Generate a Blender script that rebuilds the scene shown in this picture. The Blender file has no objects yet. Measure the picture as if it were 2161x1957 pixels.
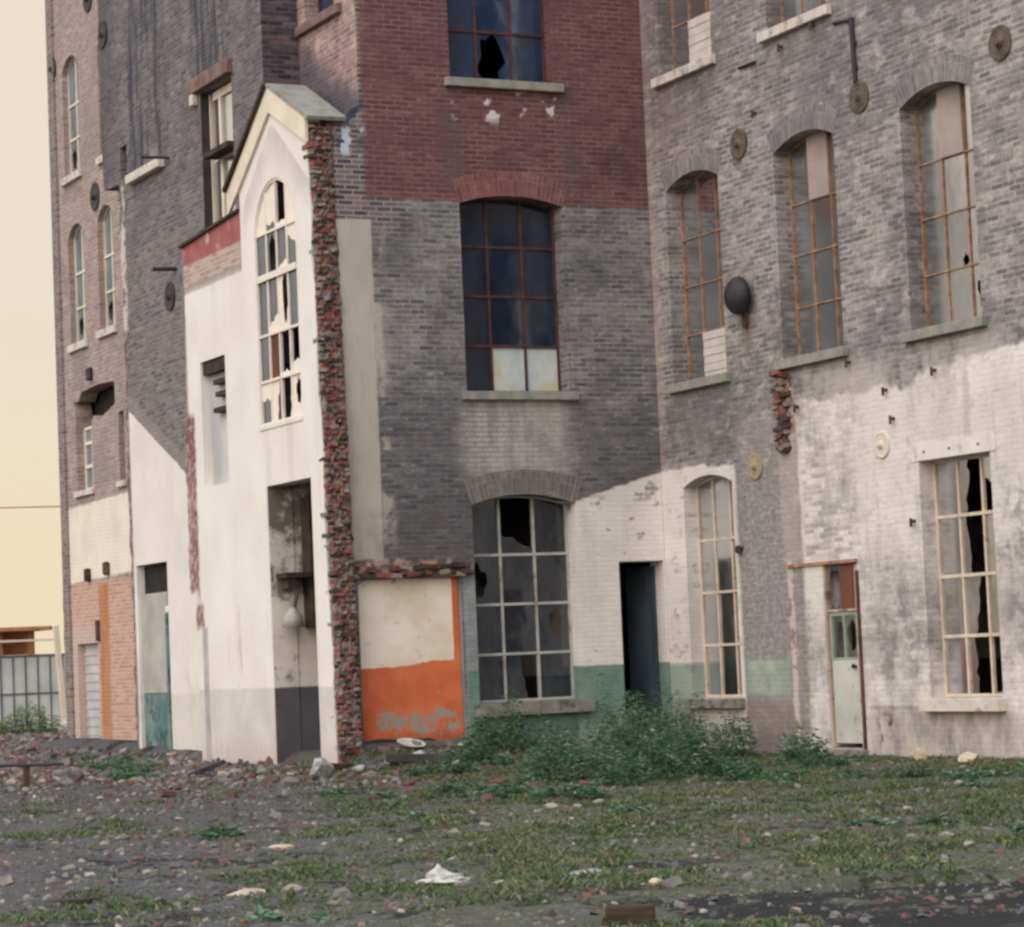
import bpy, bmesh, math, random
from mathutils import Vector, Matrix
from mathutils.geometry import tessellate_polygon

sc = bpy.context.scene
COL = sc.collection
R_ = math.radians
rng = random.Random(7)

# ------------------------------------------------------------------ camera
TH, PITCH, ROLL = R_(26.34), R_(4.124), R_(-2.4615)
CAM = Vector((-17.924, -31.631, 1.355))
_r = Vector((math.cos(TH), -math.sin(TH), 0))
_f = Vector((math.sin(TH), math.cos(TH), 0))
_z = Vector((0, 0, 1))
_fw = _f * math.cos(PITCH) + _z * math.sin(PITCH)
_dn = -(_z * math.cos(PITCH) - _f * math.sin(PITCH))
_rr = _r * math.cos(ROLL) - _dn * math.sin(ROLL)
_dd = _r * math.sin(ROLL) + _dn * math.cos(ROLL)
cam_d = bpy.data.cameras.new("camera")
cam_d.sensor_width = 36.0
cam_d.lens = 93.62
cam_d.clip_end = 2000.0
cam = bpy.data.objects.new("camera", cam_d)
COL.objects.link(cam)
m = Matrix((_rr, -_dd, -_fw)).transposed().to_4x4()
m.translation = CAM
cam.matrix_world = m
sc.camera = cam
cam_d.dof.use_dof = False

# ------------------------------------------------------------------ sky, sun, exposure
SUN_EL, SUN_AZ = R_(30), R_(-30)            # azimuth measured from -x towards +y
SUN_DIR = Vector((-math.cos(SUN_EL) * math.cos(SUN_AZ), math.cos(SUN_EL) * math.sin(SUN_AZ), math.sin(SUN_EL)))
w = bpy.data.worlds.new("World")
sc.world = w
w.use_nodes = True
nt = w.node_tree
nt.nodes.clear()
sky = nt.nodes.new("ShaderNodeTexSky")
sky.sky_type = 'NISHITA'
sky.sun_disc = False
sky.sun_elevation = SUN_EL
sky.sun_rotation = math.atan2(SUN_DIR.x, SUN_DIR.y)
sky.air_density = 1.0
sky.dust_density = 6.0
sky.ozone_density = 1.0
mx = nt.nodes.new("ShaderNodeMix"); mx.data_type = 'RGBA'
mx.inputs[0].default_value = 0.85                      # a bright even overcast veil over the clear sky
nt.links.new(sky.outputs[0], mx.inputs[6])
tcw = nt.nodes.new("ShaderNodeTexCoord"); spw = nt.nodes.new("ShaderNodeSeparateXYZ")
nt.links.new(tcw.outputs['Generated'], spw.inputs[0])
mrw = nt.nodes.new("ShaderNodeMapRange"); mrw.interpolation_type = 'SMOOTHSTEP'
mrw.inputs[1].default_value = 0.22; mrw.inputs[2].default_value = 0.62
nt.links.new(spw.outputs[2], mrw.inputs[0])
veil = nt.nodes.new("ShaderNodeMix"); veil.data_type = 'RGBA'
veil.inputs[6].default_value = (7.95, 6.85, 5.4, 1)     # cream haze low down
veil.inputs[7].default_value = (10.4, 11.4, 12.9, 1)     # brighter, cooler cloud overhead
nt.links.new(mrw.outputs[0], veil.inputs[0])
mr2 = nt.nodes.new("ShaderNodeMapRange"); mr2.interpolation_type = 'SMOOTHSTEP'
mr2.inputs[1].default_value = 0.14; mr2.inputs[2].default_value = 0.02
nt.links.new(spw.outputs[2], mr2.inputs[0])
peach = nt.nodes.new("ShaderNodeMix"); peach.data_type = 'RGBA'
peach.inputs[7].default_value = (8.5, 7.05, 5.0, 1)      # warmer towards the horizon
nt.links.new(mr2.outputs[0], peach.inputs[0]); nt.links.new(veil.outputs[2], peach.inputs[6])
nt.links.new(peach.outputs[2], mx.inputs[7])
bg = nt.nodes.new("ShaderNodeBackground"); bg.inputs[1].default_value = 0.12
wo = nt.nodes.new("ShaderNodeOutputWorld")
nt.links.new(mx.outputs[2], bg.inputs[0]); nt.links.new(bg.outputs[0], wo.inputs[0])

sun_d = bpy.data.lights.new("sun", 'SUN')
sun_d.energy = 1.7
sun_d.angle = R_(70)
sun_d.color = (1.0, 0.95, 0.90)
sun = bpy.data.objects.new("sun", sun_d)
COL.objects.link(sun)
sun.rotation_euler = SUN_DIR.to_track_quat('Z', 'Y').to_euler()

sc.view_settings.view_transform = 'Standard'
sc.view_settings.look = 'None'
sc.view_settings.exposure = 0.0
sc.view_settings.gamma = 1.0
sc.render.engine = 'CYCLES'
sc.cycles.use_denoising = True
sc.cycles.max_bounces = 5
sc.cycles.transparent_max_bounces = 10
sc.cycles.caustics_reflective = False
sc.cycles.caustics_refractive = False
sc.cycles.filter_width = 2.7

# ------------------------------------------------------------------ shader expression helpers
def S(r, g, b, k=1.0):
    def f(c):
        c /= 255.0
        return (c / 12.92 if c <= 0.04045 else ((c + 0.055) / 1.055) ** 2.4) * k
    return (f(r), f(g), f(b), 1.0)

S0 = S

class V:
    """a float socket (or constant) inside a material context, with arithmetic"""
    def __init__(s, c, k): s.c, s.k = c, k
    def _b(s, o, op):
        n = s.c.N.new("ShaderNodeMath"); n.operation = op
        s.c.put(s, n.inputs[0]); s.c.put(o, n.inputs[1])
        return V(s.c, n.outputs[0])
    def __add__(s, o): return s._b(o, 'ADD')
    __radd__ = __add__
    def __sub__(s, o): return s._b(o, 'SUBTRACT')
    def __rsub__(s, o): return V(s.c, o)._b(s, 'SUBTRACT')
    def __mul__(s, o): return s._b(o, 'MULTIPLY')
    __rmul__ = __mul__
    def __truediv__(s, o): return s._b(o, 'DIVIDE')
    def mx(s, o): return s._b(o, 'MAXIMUM')
    def mn(s, o): return s._b(o, 'MINIMUM')
    def __pow__(s, o): return s._b(o, 'POWER')

class Ctx:
    def __init__(s, name):
        s.mat = bpy.data.materials.new(name); s.mat.use_nodes = True
        s.nt = s.mat.node_tree; s.N = s.nt.nodes; s.N.clear()
        s.tc = s.N.new("ShaderNodeTexCoord")
        s.sep = s.N.new("ShaderNodeSeparateXYZ")
        s.nt.links.new(s.tc.outputs['Object'], s.sep.inputs[0])
        s.X, s.Y, s.Z = (V(s, s.sep.outputs[i]) for i in range(3))
        s.P = s.tc.outputs['Object']
        s.nseed = 0
    def put(s, v, inp):
        if isinstance(v, V): v = v.k
        if isinstance(v, (int, float)): inp.default_value = v
        elif isinstance(v, tuple): inp.default_value = v
        else: s.nt.links.new(v, inp)
    def vec(s, x, y, z=0.0):
        n = s.N.new("ShaderNodeCombineXYZ")
        for i, q in enumerate((x, y, z)): s.put(q, n.inputs[i])
        return n.outputs[0]
    def sm(s, e, a, b):
        n = s.N.new("ShaderNodeMapRange"); n.interpolation_type = 'SMOOTHSTEP'
        s.put(e, n.inputs[0]); n.inputs[1].default_value = a; n.inputs[2].default_value = b
        return V(s, n.outputs[0])
    def noise(s, scale, detail=4.0, rough=0.55, st=(1, 1, 1), vec=None):
        s.nseed += 1
        mp = s.N.new("ShaderNodeMapping")
        mp.inputs['Scale'].default_value = st
        mp.inputs['Location'].default_value = (s.nseed * 13.7, s.nseed * 7.3, s.nseed * 3.1)
        s.nt.links.new(vec if vec is not None else s.P, mp.inputs[0])
        n = s.N.new("ShaderNodeTexNoise"); n.inputs['Scale'].default_value = scale
        n.inputs['Detail'].default_value = detail; n.inputs['Roughness'].default_value = rough
        s.nt.links.new(mp.outputs[0], n.inputs['Vector'])
        return V(s, n.outputs['Fac'])
    def nz(s, *a, **k):                       # noise stretched to about 0..1
        return s.sm(s.noise(*a, **k), 0.28, 0.72)
    def mix(s, f, a, b, mode='MIX'):
        n = s.N.new("ShaderNodeMix"); n.data_type = 'RGBA'; n.blend_type = mode
        s.put(f, n.inputs[0]); s.put(a, n.inputs[6]); s.put(b, n.inputs[7])
        return n.outputs[2]
    def brick(s, u, v, bw=0.215, bh=0.0675, ms=0.011, off=0.5):
        n = s.N.new("ShaderNodeTexBrick")
        s.nt.links.new(s.vec(u, v), n.inputs['Vector'])
        n.inputs['Color1'].default_value = (0, 0, 0, 1); n.inputs['Color2'].default_value = (1, 1, 1, 1)
        n.inputs['Mortar'].default_value = (0.5, 0.5, 0.5, 1)
        n.inputs['Scale'].default_value = 1.0; n.inputs['Mortar Size'].default_value = ms
        n.inputs['Mortar Smooth'].default_value = 0.35; n.inputs['Bias'].default_value = 0.0
        n.inputs['Brick Width'].default_value = bw; n.inputs['Row Height'].default_value = bh
        n.offset = off
        return V(s, n.outputs['Color']), V(s, n.outputs['Fac'])
    def island(s):
        n = s.N.new("ShaderNodeNewGeometry")
        return V(s, n.outputs['Random Per Island'])
    def objrand(s):
        n = s.N.new("ShaderNodeObjectInfo")
        return V(s, n.outputs['Random'])
    def box(s, u, z, u0, u1, z0, z1, soft=0.04):
        return s.sm(u, u0 - soft, u0 + soft) * s.sm(u, u1 + soft, u1 - soft) * s.sm(z, z0 - soft, z0 + soft) * s.sm(z, z1 + soft, z1 - soft)
    def finish(s, col, rough=0.9, bump=None, strength=0.5, dist=0.02, spec=0.25, metal=0.0, trans=0.0):
        b = s.N.new("ShaderNodeBsdfPrincipled"); o = s.N.new("ShaderNodeOutputMaterial")
        s.put(col, b.inputs['Base Color']); s.put(rough, b.inputs['Roughness'])
        b.inputs['Specular IOR Level'].default_value = spec
        b.inputs['Metallic'].default_value = metal
        if bump is not None:
            n = s.N.new("ShaderNodeBump"); n.inputs['Strength'].default_value = strength; n.inputs['Distance'].default_value = dist
            s.put(bump, n.inputs['Height']); s.nt.links.new(n.outputs[0], b.inputs['Normal'])
        s.nt.links.new(b.outputs[0], o.inputs[0])
        return s.mat

def brick_base(c, ca, cb, mortar, mfac=0.6, wob=0.012):
    """weathered brickwork; returns colour, per-brick random, mortar factor, along-wall coordinate, bump height"""
    wx = (c.noise(3.0, 3) - 0.5) * wob
    wz = (c.noise(2.3, 3) - 0.5) * wob
    u = c.X + c.Y + wx
    z = c.Z + wz
    rnd, mo = c.brick(u, z)
    tone = c.nz(1.1, 5, 0.6)
    fine = c.nz(14, 4, 0.65)
    col = c.mix(rnd, ca, cb)
    col = c.mix(fine * 0.55, col, c.mix(0.5, col, (0.02, 0.02, 0.025, 1)))
    h7 = rnd * 7.3
    hue = h7 - h7._b(0, 'FLOOR')
    col = c.mix(c.sm(hue, 0.72, 0.8) * 0.30, col, S(150, 118, 110))
    col = c.mix(c.sm(hue, 0.2, 0.12) * 0.35, col, tuple(q * 0.5 for q in ca[:3]) + (1,))
    worn = c.nz(1.7, 6, 0.7)
    mm = mo * (0.08 + 0.80 * worn) * mfac
    col = c.mix(mm, col, mortar)
    # weathering that runs along the courses, and irregular blotches
    lay = c.noise(2.2, 6, 0.72, vec=c.vec(u * 1.3, z * 8.0))
    col = c.mix(c.sm(lay, 0.53, 0.68) * 0.42, col, mortar)
    col = c.mix(c.sm(lay, 0.47, 0.33) * 0.45, col, tuple(q * 0.5 for q in ca[:3]) + (1,))
    blot = c.noise(8.0, 6, 0.75)
    col = c.mix(c.sm(blot, 0.55, 0.68) * 0.40, col, mortar)
    col = c.mix(c.sm(blot, 0.45, 0.32) * 0.40, col, tuple(q * 0.55 for q in ca[:3]) + (1,))
    bump = (1.0 - mo) * 0.7 + fine * 0.4 + rnd * 0.35
    return col, rnd, mo, c.X + c.Y, bump, tone, fine

def speckle(c, col, rnd, mo, light, dark, k=1.0):
    """flecks of old limewash and soot that follow single bricks and joints"""
    u = c.X + c.Y
    a = c.noise(11.0, 6, 0.78, vec=c.vec(u, c.Z * 2.2))
    b = c.noise(5.0, 6, 0.75, vec=c.vec(u * 0.8, c.Z * 2.6))
    f = a * 0.55 + b * 0.45 + (rnd - 0.5) * 0.10
    col = c.mix(c.sm(f, 0.53, 0.66) * 0.62 * k, col, light)
    col = c.mix(c.sm(f, 0.47, 0.35) * 0.60 * k, col, dark)
    return col

# ---- factory wall facing the yard (plane y = 0), plus the red upper storey
def mat_center_wall():
    c = Ctx("grey_and_red_brickwork")
    S = lambda r, g, b: S0(r, g, b, 1.06)
    U0 = c.X + c.Y
    col, rnd, mo, U, bump, tone, fine = brick_base(c, S(104, 103, 106), S(152, 148, 148), S(180, 174, 168), 0.6)
    Z = c.Z
    j = (c.noise(5, 4) - 0.5)
    jl = (c.noise(1.3, 4) - 0.5)
    # soot over the grey brick
    soot = c.sm(c.noise(0.9, 5, 0.6) + c.sm(Z, 5.6, 3.8) * 0.16, 0.46, 0.66)
    col = c.mix(soot * 0.55, col, S(74, 73, 80))
    col = speckle(c, col, rnd, mo, S(176, 172, 166), S(68, 66, 74))
    # per-brick dark headers
    col = c.mix(c.sm(rnd, 0.75, 0.95) * 0.25, col, S(80, 76, 84))
    col = c.mix(c.sm(c.noise(1.6, 6, 0.7), 0.50, 0.66) * 0.40, col, S(84, 80, 80))
    col = c.mix(c.sm(Z + jl * 1.2, 4.1, 3.2) * c.sm(Z, 2.5, 2.7) * 0.30, col, S(70, 66, 68))
    # washed pale band under the middle window sill
    pale = c.box(U + jl * 0.4, Z + jl * 0.5, -2.95, -1.4, 3.75, 4.85, 0.18) * (0.35 + 0.5 * c.nz(6, 4, 0.6, (1, 1, 0.25)))
    col = c.mix(pale * (1.0 - mo * 0.6), col, S(184, 178, 172))
    # red upper storey
    red = c.mix(rnd, S(98, 64, 68), S(122, 84, 86))
    red = c.mix(c.nz(1.6, 5, 0.65) * 0.5, red, S(96, 66, 76))
    red = c.mix(fine * 0.4, red, S(90, 58, 64))
    red = c.mix(mo * (0.05 + 0.4 * c.nz(2.5, 4)), red, S(164, 136, 128))
    red = speckle(c, red, rnd, mo, S(160, 126, 122), S(70, 48, 56), 0.8)
    streak = c.sm(c.noise(1.6, 4, 0.6, (1, 1, 0.35)), 0.52, 0.68) * c.sm(Z, 8.0, 9.2) * c.sm(U, -2.9, -3.7)
    red = c.mix(streak * 0.65, red, S(182, 152, 140))
    effl = c.sm(c.noise(4.5, 3, 0.5), 0.56, 0.64) * c.box(U, Z, -2.9, -1.2, 8.5, 8.9, 0.08)
    red = c.mix(effl * 0.9, red, S(214, 208, 206))
    dk = c.sm(c.noise(1.3, 4, 0.6), 0.56, 0.7) * c.box(U, Z, -1.3, 0.1, 7.7, 9.0, 0.5)
    red = c.mix(dk * 0.6, red, S(72, 56, 66))
    sidest = (c.box(U + j * 0.1, Z, -3.1, -2.8, 7.6, 9.0, 0.08) + c.box(U + j * 0.1, Z, -1.35, -1.1, 7.6, 9.0, 0.07)) * c.nz(3, 4)
    red = c.mix(sidest * 0.55, red, S(90, 82, 88))
    mred = c.sm(Z + j * 0.05, 7.37, 7.41) * c.sm(U, -4.26, -4.24)
    col = c.mix(mred, col, red)
    # dark raw brick at the left, beside the broken wall
    raw = c.mix(rnd, S(74, 66, 76), S(128, 112, 112))
    raw = c.mix(mo * 0.8, raw, S(162, 152, 148))
    mraw = c.sm(U + j * 0.06, -4.20, -4.26) * c.sm(Z, 7.0, 7.12)
    col = c.mix(mraw, col, raw)
    toothed = c.box(U + (rnd - 0.5) * 0.3, Z, -4.3, -3.75, 6.9, 7.4, 0.08)
    col = c.mix(toothed * 0.7, col, raw)
    bl = c.sm(c.noise(3, 4), 0.5, 0.6) * c.box(U, Z, -4.75, -4.22, 8.0, 8.75, 0.12)
    col = c.mix(bl, col, S(58, 66, 84))
    bl2 = c.sm(c.noise(5, 3), 0.53, 0.6) * c.box(U, Z, -4.6, -4.22, 7.95, 8.35, 0.06)
    col = c.mix(bl2, col, S(186, 194, 206))
    # plaster strip left where a pier stood
    plast = c.mix(c.nz(1.2, 5, 0.6, (1, 1, 0.4)), S(164, 157, 150), S(188, 180, 171))
    plast = c.mix(c.sm(c.noise(5, 4, 0.6, (3, 1, 0.25)), 0.56, 0.7) * 0.5, plast, S(132, 124, 120))
    mp = c.box(U + j * 0.05, Z + j * 0.06, -4.8, -4.17, 2.66, 7.11, 0.02)
    mp2 = c.box(U + jl * 0.35, Z + jl, -4.2, -4.02, 2.7, 6.9, 0.06) * c.sm(c.noise(2.2, 4), 0.48, 0.56)
    pm = mp.mx(mp2 * 0.75)
    col = c.mix(pm, col, plast)
    # raw broken band over the blocked opening
    rb = c.mix(c.sm(c.noise(7, 4), 0.45, 0.6), S(96, 86, 86), c.mix(rnd, S(150, 92, 80), S(176, 166, 158)))
    mrb = c.box(U + j * 0.12, Z + j * 0.14, -4.7, -2.92, 2.40, 2.66, 0.03)
    col = c.mix(mrb, col, rb)
    low = c.box(U + j * 0.3, Z + j * 0.1, -4.4, -3.0, 2.62, 3.3, 0.12) * c.nz(3, 4)
    col = c.mix(low * 0.5, col, S(92, 84, 86))
    # whitewash to the right of the lowest window, with a slanting top edge
    wl = c.nz(3.2, 6, 0.7)
    white = c.mix(c.nz(1.2, 5, 0.6), S(210, 203, 198), S(230, 222, 216))
    white = c.mix(mo * 0.16, white, S(168, 160, 156))
    white = speckle(c, white, rnd, mo, S(236, 228, 220), S(150, 144, 142), 0.5)
    white = c.mix(c.sm(c.noise(2.6, 5, 0.65, (1, 1, 0.14)), 0.54, 0.70) * 0.4, white, S(160, 152, 150))
    diag = 3.37 + (U + 1.40) * 0.29
    mw = c.sm(Z - diag + j * 0.10, 0.02, -0.03) * c.sm(U, -1.45, -1.43)
    loss = c.sm(wl * 0.6 + rnd * 0.28 + c.sm(Z, 2.3, 3.5) * 0.12, 0.70, 0.86)
    col = c.mix(mw * (1.0 - loss * 0.75), col, white)
    # pier between the orange panel and the window
    mpier = c.box(U, Z, -3.06, -2.8, 0.0, 2.42, 0.02)
    col = c.mix(mpier * 0.75, col, c.mix(c.nz(4, 4), S(128, 136, 138), S(160, 166, 166)))
    # green dado
    green = c.mix(c.nz(2.5, 5, 0.6), S(84, 120, 108), S(118, 146, 132))
    green = c.mix(c.sm(c.noise(8, 4), 0.55, 0.7) * 0.6, green, S(90, 104, 104))
    mg = c.sm(Z + j * 0.04, 1.20, 1.16) * c.sm(U, -3.06, -3.02)
    col = c.mix(mg * (0.95 - 0.35 * c.sm(Z, 0.6, 0.1)), col, green)
    # damp foot
    foot = c.sm(Z + jl * 0.5, 0.5, 0.05)
    col = c.mix(foot * 0.45, col, S(84, 82, 78))
    return c.finish(col, 0.92, bump * (1.0 - pm * 0.85) * (1.0 - mw * 0.5), 0.45, 0.012)

# ---- right-hand wing (plane x = 0)
def mat_right_wall():
    c = Ctx("sooty_whitewashed_brickwork")
    col, rnd, mo, U, bump, tone, fine = brick_base(c, S(120, 116, 116), S(178, 170, 168), S(198, 190, 186), 0.7)
    Z = c.Z
    j = (c.noise(5, 5) - 0.5)
    jl = (c.noise(1.1, 5) - 0.5)
    # pinkish unstained brick up high near the corner and along its edge
    pink = c.sm(U + jl * 1.5, -3.2, -0.3) * c.sm(Z, 7.2, 8.8)
    col = c.mix(pink * 0.35, col, S(150, 116, 112))
    edge = c.sm(U + j * 0.04, -0.22, -0.14)
    col = c.mix(edge * 0.55, col, S(176, 152, 148))
    # soot
    sootn = c.noise(0.55, 6, 0.62)
    soot = c.sm(sootn + c.sm(Z, 7.6, 9.0) * 0.12 + c.sm(Z, 5.6, 4.6) * 0.12, 0.50, 0.66)
    col = c.mix(soot * 0.5, col, S(94, 92, 96))
    col = c.mix(c.sm(c.noise(1.3, 6, 0.7, (1, 1, 0.6)), 0.50, 0.64) * 0.45, col, S(100, 95, 94))
    mott = c.sm(c.noise(7, 5, 0.7), 0.52, 0.66)
    col = c.mix(mott * 0.4, col, S(112, 106, 110))
    lightm = c.sm(c.noise(3.1, 6, 0.7, (1, 1, 1.8)), 0.52, 0.68)
    col = c.mix(lightm * 0.5, col, S(208, 198, 192))
    vst = c.sm(c.noise(2.2, 4, 0.6, (1, 1, 0.12)), 0.56, 0.7) * c.sm(Z, 8.1, 8.7)
    col = c.mix(vst * 0.5, col, S(86, 84, 94))
    col = speckle(c, col, rnd, mo, S(206, 198, 192), S(86, 84, 90), 0.9)
    # dark bands beneath the sills
    und = (c.box(U + jl * 0.3, Z, -2.0, -0.3, 3.9, 4.85, 0.15) + c.box(U + jl * 0.3, Z, -1.9, -0.2, 8.1, 9.0, 0.2) + c.box(U + jl * 0.4, Z, -4.8, -2.9, 8.1, 9.0, 0.25))
    col = c.mix(und * 0.45 * (0.5 + 0.5 * c.nz(3, 5)), col, S(98, 95, 96))
    # whitewash: the old lean-to outline
    white = c.mix(c.nz(0.9, 6, 0.62), S(208, 200, 194), S(236, 227, 219))
    white = c.mix(mo * 0.13, white, S(176, 164, 158))
    topw = 4.34 + c.sm(U, -5.6, -7.8) * 0.22
    mwa = c.sm(Z - topw + j * 0.20 + jl * 0.5, 0.03, -0.06) * c.sm(U + j * 0.12, -3.42, -3.52)
    topb = 3.78 - c.sm(U, -1.15, -1.30) * 0.05
    wash = c.sm(Z, 4.90, 4.55) * c.sm(U + j * 0.3, -3.4, -3.8) * c.sm(c.noise(1.5, 6, 0.7, (1, 1, 0.5)), 0.40, 0.60)
    col = c.mix(wash * 0.6, col, S(200, 190, 184))
    mwb = c.sm(Z - topb + j * 0.1, 0.02, -0.03) * c.sm(U + j * 0.08, -2.0, -1.9)
    mwc = c.sm(Z - 4.35 + jl, 0.1, -0.1) * c.box(U + j * 0.2, Z, -3.5, -2.0, 0.3, 4.5, 0.2) * 0.28
    big = c.noise(0.75, 6, 0.68)
    lossw = c.sm(big * 0.6 + c.noise(3.2, 6, 0.75, (1, 1, 0.40)) * 0.40 + c.noise(9, 6, 0.75, (1, 1, 1.6)) * 0.25 + rnd * 0.12 - c.sm(Z, 2.2, 3.2) * c.sm(U, -4.7, -5.1) * 0.10, 0.60, 0.82)
    bare = (c.box(U + (rnd - 0.5) * 0.16, Z + j * 0.1, -4.60, -3.50, 2.40, 3.72, 0.10)) * c.sm(rnd + c.noise(2.2, 4) * 0.6, 0.72, 0.92)
    lossw = lossw.mx(bare * 0.85)
    drt = c.sm(c.noise(1.0, 6, 0.7), 0.48, 0.66) * c.sm(Z, 2.6, 1.3)
    col_w = c.mix(drt * 0.5, white, S(146, 140, 140))
    col_w = speckle(c, col_w, rnd, mo, S(232, 224, 216), S(140, 132, 128), 0.8)
    col_w = c.mix(c.sm(c.noise(2.4, 5, 0.65, (1, 1, 0.12)), 0.54, 0.70) * 0.45, col_w, S(158, 148, 142))
    col = c.mix(mwa * (1.0 - lossw * 0.85), col, col_w)
    lossb = c.sm(c.noise(2.6, 6, 0.7) + rnd * 0.15, 0.62, 0.78)
    col = c.mix(mwb * (1.0 - lossb * 0.8), col, white)
    col = c.mix(mwc * (1.0 - rnd * 0.5), col, S(196, 188, 182))
    # greyer stretch between the narrow window and the broken chase
    grey = c.box(U + j * 0.15, Z + j * 0.2, -3.1, -1.95, 1.1, 3.5, 0.12)
    gc = c.mix(c.sm(c.noise(10, 6, 0.75, (1, 1, 1.8)), 0.38, 0.72), S(112, 109, 111), S(196, 188, 182))
    col = c.mix(grey * 0.55, col, gc)
    # soot smudges left and right of the far window
    sm1 = c.box(U + jl, Z + jl * 1.4, -6.4, -5.2, 0.9, 1.9, 0.3) + c.box(U + jl, Z + jl * 1.4, -8.8, -7.5, 1.0, 3.0, 0.4)
    col = c.mix((sm1 * c.sm(c.noise(3.4, 6, 0.72), 0.46, 0.62)).mn(1.0) * 0.62, col, S(106, 104, 112))
    # the dark ledge line and the mottled foot
    ledge = c.box(U, Z + j * 0.05, -9.0, -4.8, 0.52, 0.58, 0.025)
    col = c.mix(ledge * 0.6 * c.nz(2.5, 3), col, S(88, 84, 86))
    ft = c.sm(Z + jl * 0.2, 0.56, 0.46) * c.sm(U, -4.7, -4.85)
    ftc = c.mix(c.nz(3.5, 6, 0.7, (1, 1, 0.5)), S(118, 112, 112), S(206, 192, 182))
    col = c.mix(ft * 0.8, col, ftc)
    burn = c.sm(c.noise(4, 4), 0.46, 0.58) * c.box(U, Z, -5.35, -4.95, 0.12, 0.5, 0.1)
    col = c.mix(burn * 0.85, col, S(82, 66, 52))
    # green dado remains either side of the narrow window
    green = c.mix(c.nz(3, 5, 0.6), S(140, 160, 142), S(178, 194, 170))
    mg = c.box(U + j * 0.1, Z + j * 0.06, -3.05, -2.0, 0.72, 1.16, 0.05) * (0.55 + 0.45 * c.nz(4, 4))
    mg2 = c.sm(Z + j * 0.05, 1.18, 1.12) * c.sm(U, -0.66, -0.6)
    col = c.mix(mg * 0.85, col, green)
    col = c.mix(mg2 * 0.75, col, S(124, 146, 134))
    lowr = c.sm(Z + jl * 0.2, 0.72, 0.6) * c.sm(U, -3.1, -3.0)
    col = c.mix(lowr * 0.45, col, S(132, 112, 106))
    # vertical broken chase with raw red brick at its head
    ctr = -3.12 + (4.7 - Z) * 0.0
    chase = c.box(U + j * 0.14, Z + j * 0.3, -3.42, -3.02, 2.35, 4.72, 0.05)
    rawc = c.mix(c.sm(c.noise(8, 4), 0.46, 0.58), S(148, 84, 72), S(188, 172, 162))
    rawc = c.mix(c.sm(c.noise(6, 3), 0.54, 0.62), rawc, S(64, 52, 54))
    head = c.sm(Z + jl, 3.5, 4.1)
    col = c.mix(chase * (0.30 + 0.65 * head), col, c.mix(head, S(206, 190, 182), rawc))
    thin = c.box(U + j * 0.10, Z, -3.22, -3.10, 0.1, 2.4, 0.03)
    thc = c.mix(c.sm(c.noise(5, 3), 0.5, 0.6), S(216, 198, 190), S(158, 112, 100))
    col = c.mix(thin * 0.7, col, thc)
    # rust run under the bell
    rust = c.box(U + j * 0.05, Z, -2.52, -2.36, 4.9, 5.55, 0.06) * c.sm(Z, 4.9, 5.5)
    col = c.mix(rust * 0.45, col, S(126, 96, 88))
    bump = bump * (1.0 - mwa.mx(mwb) * 0.5) + c.noise(9, 5, 0.7) * 0.5
    return c.finish(col, 0.93, bump, 0.42, 0.012)

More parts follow.
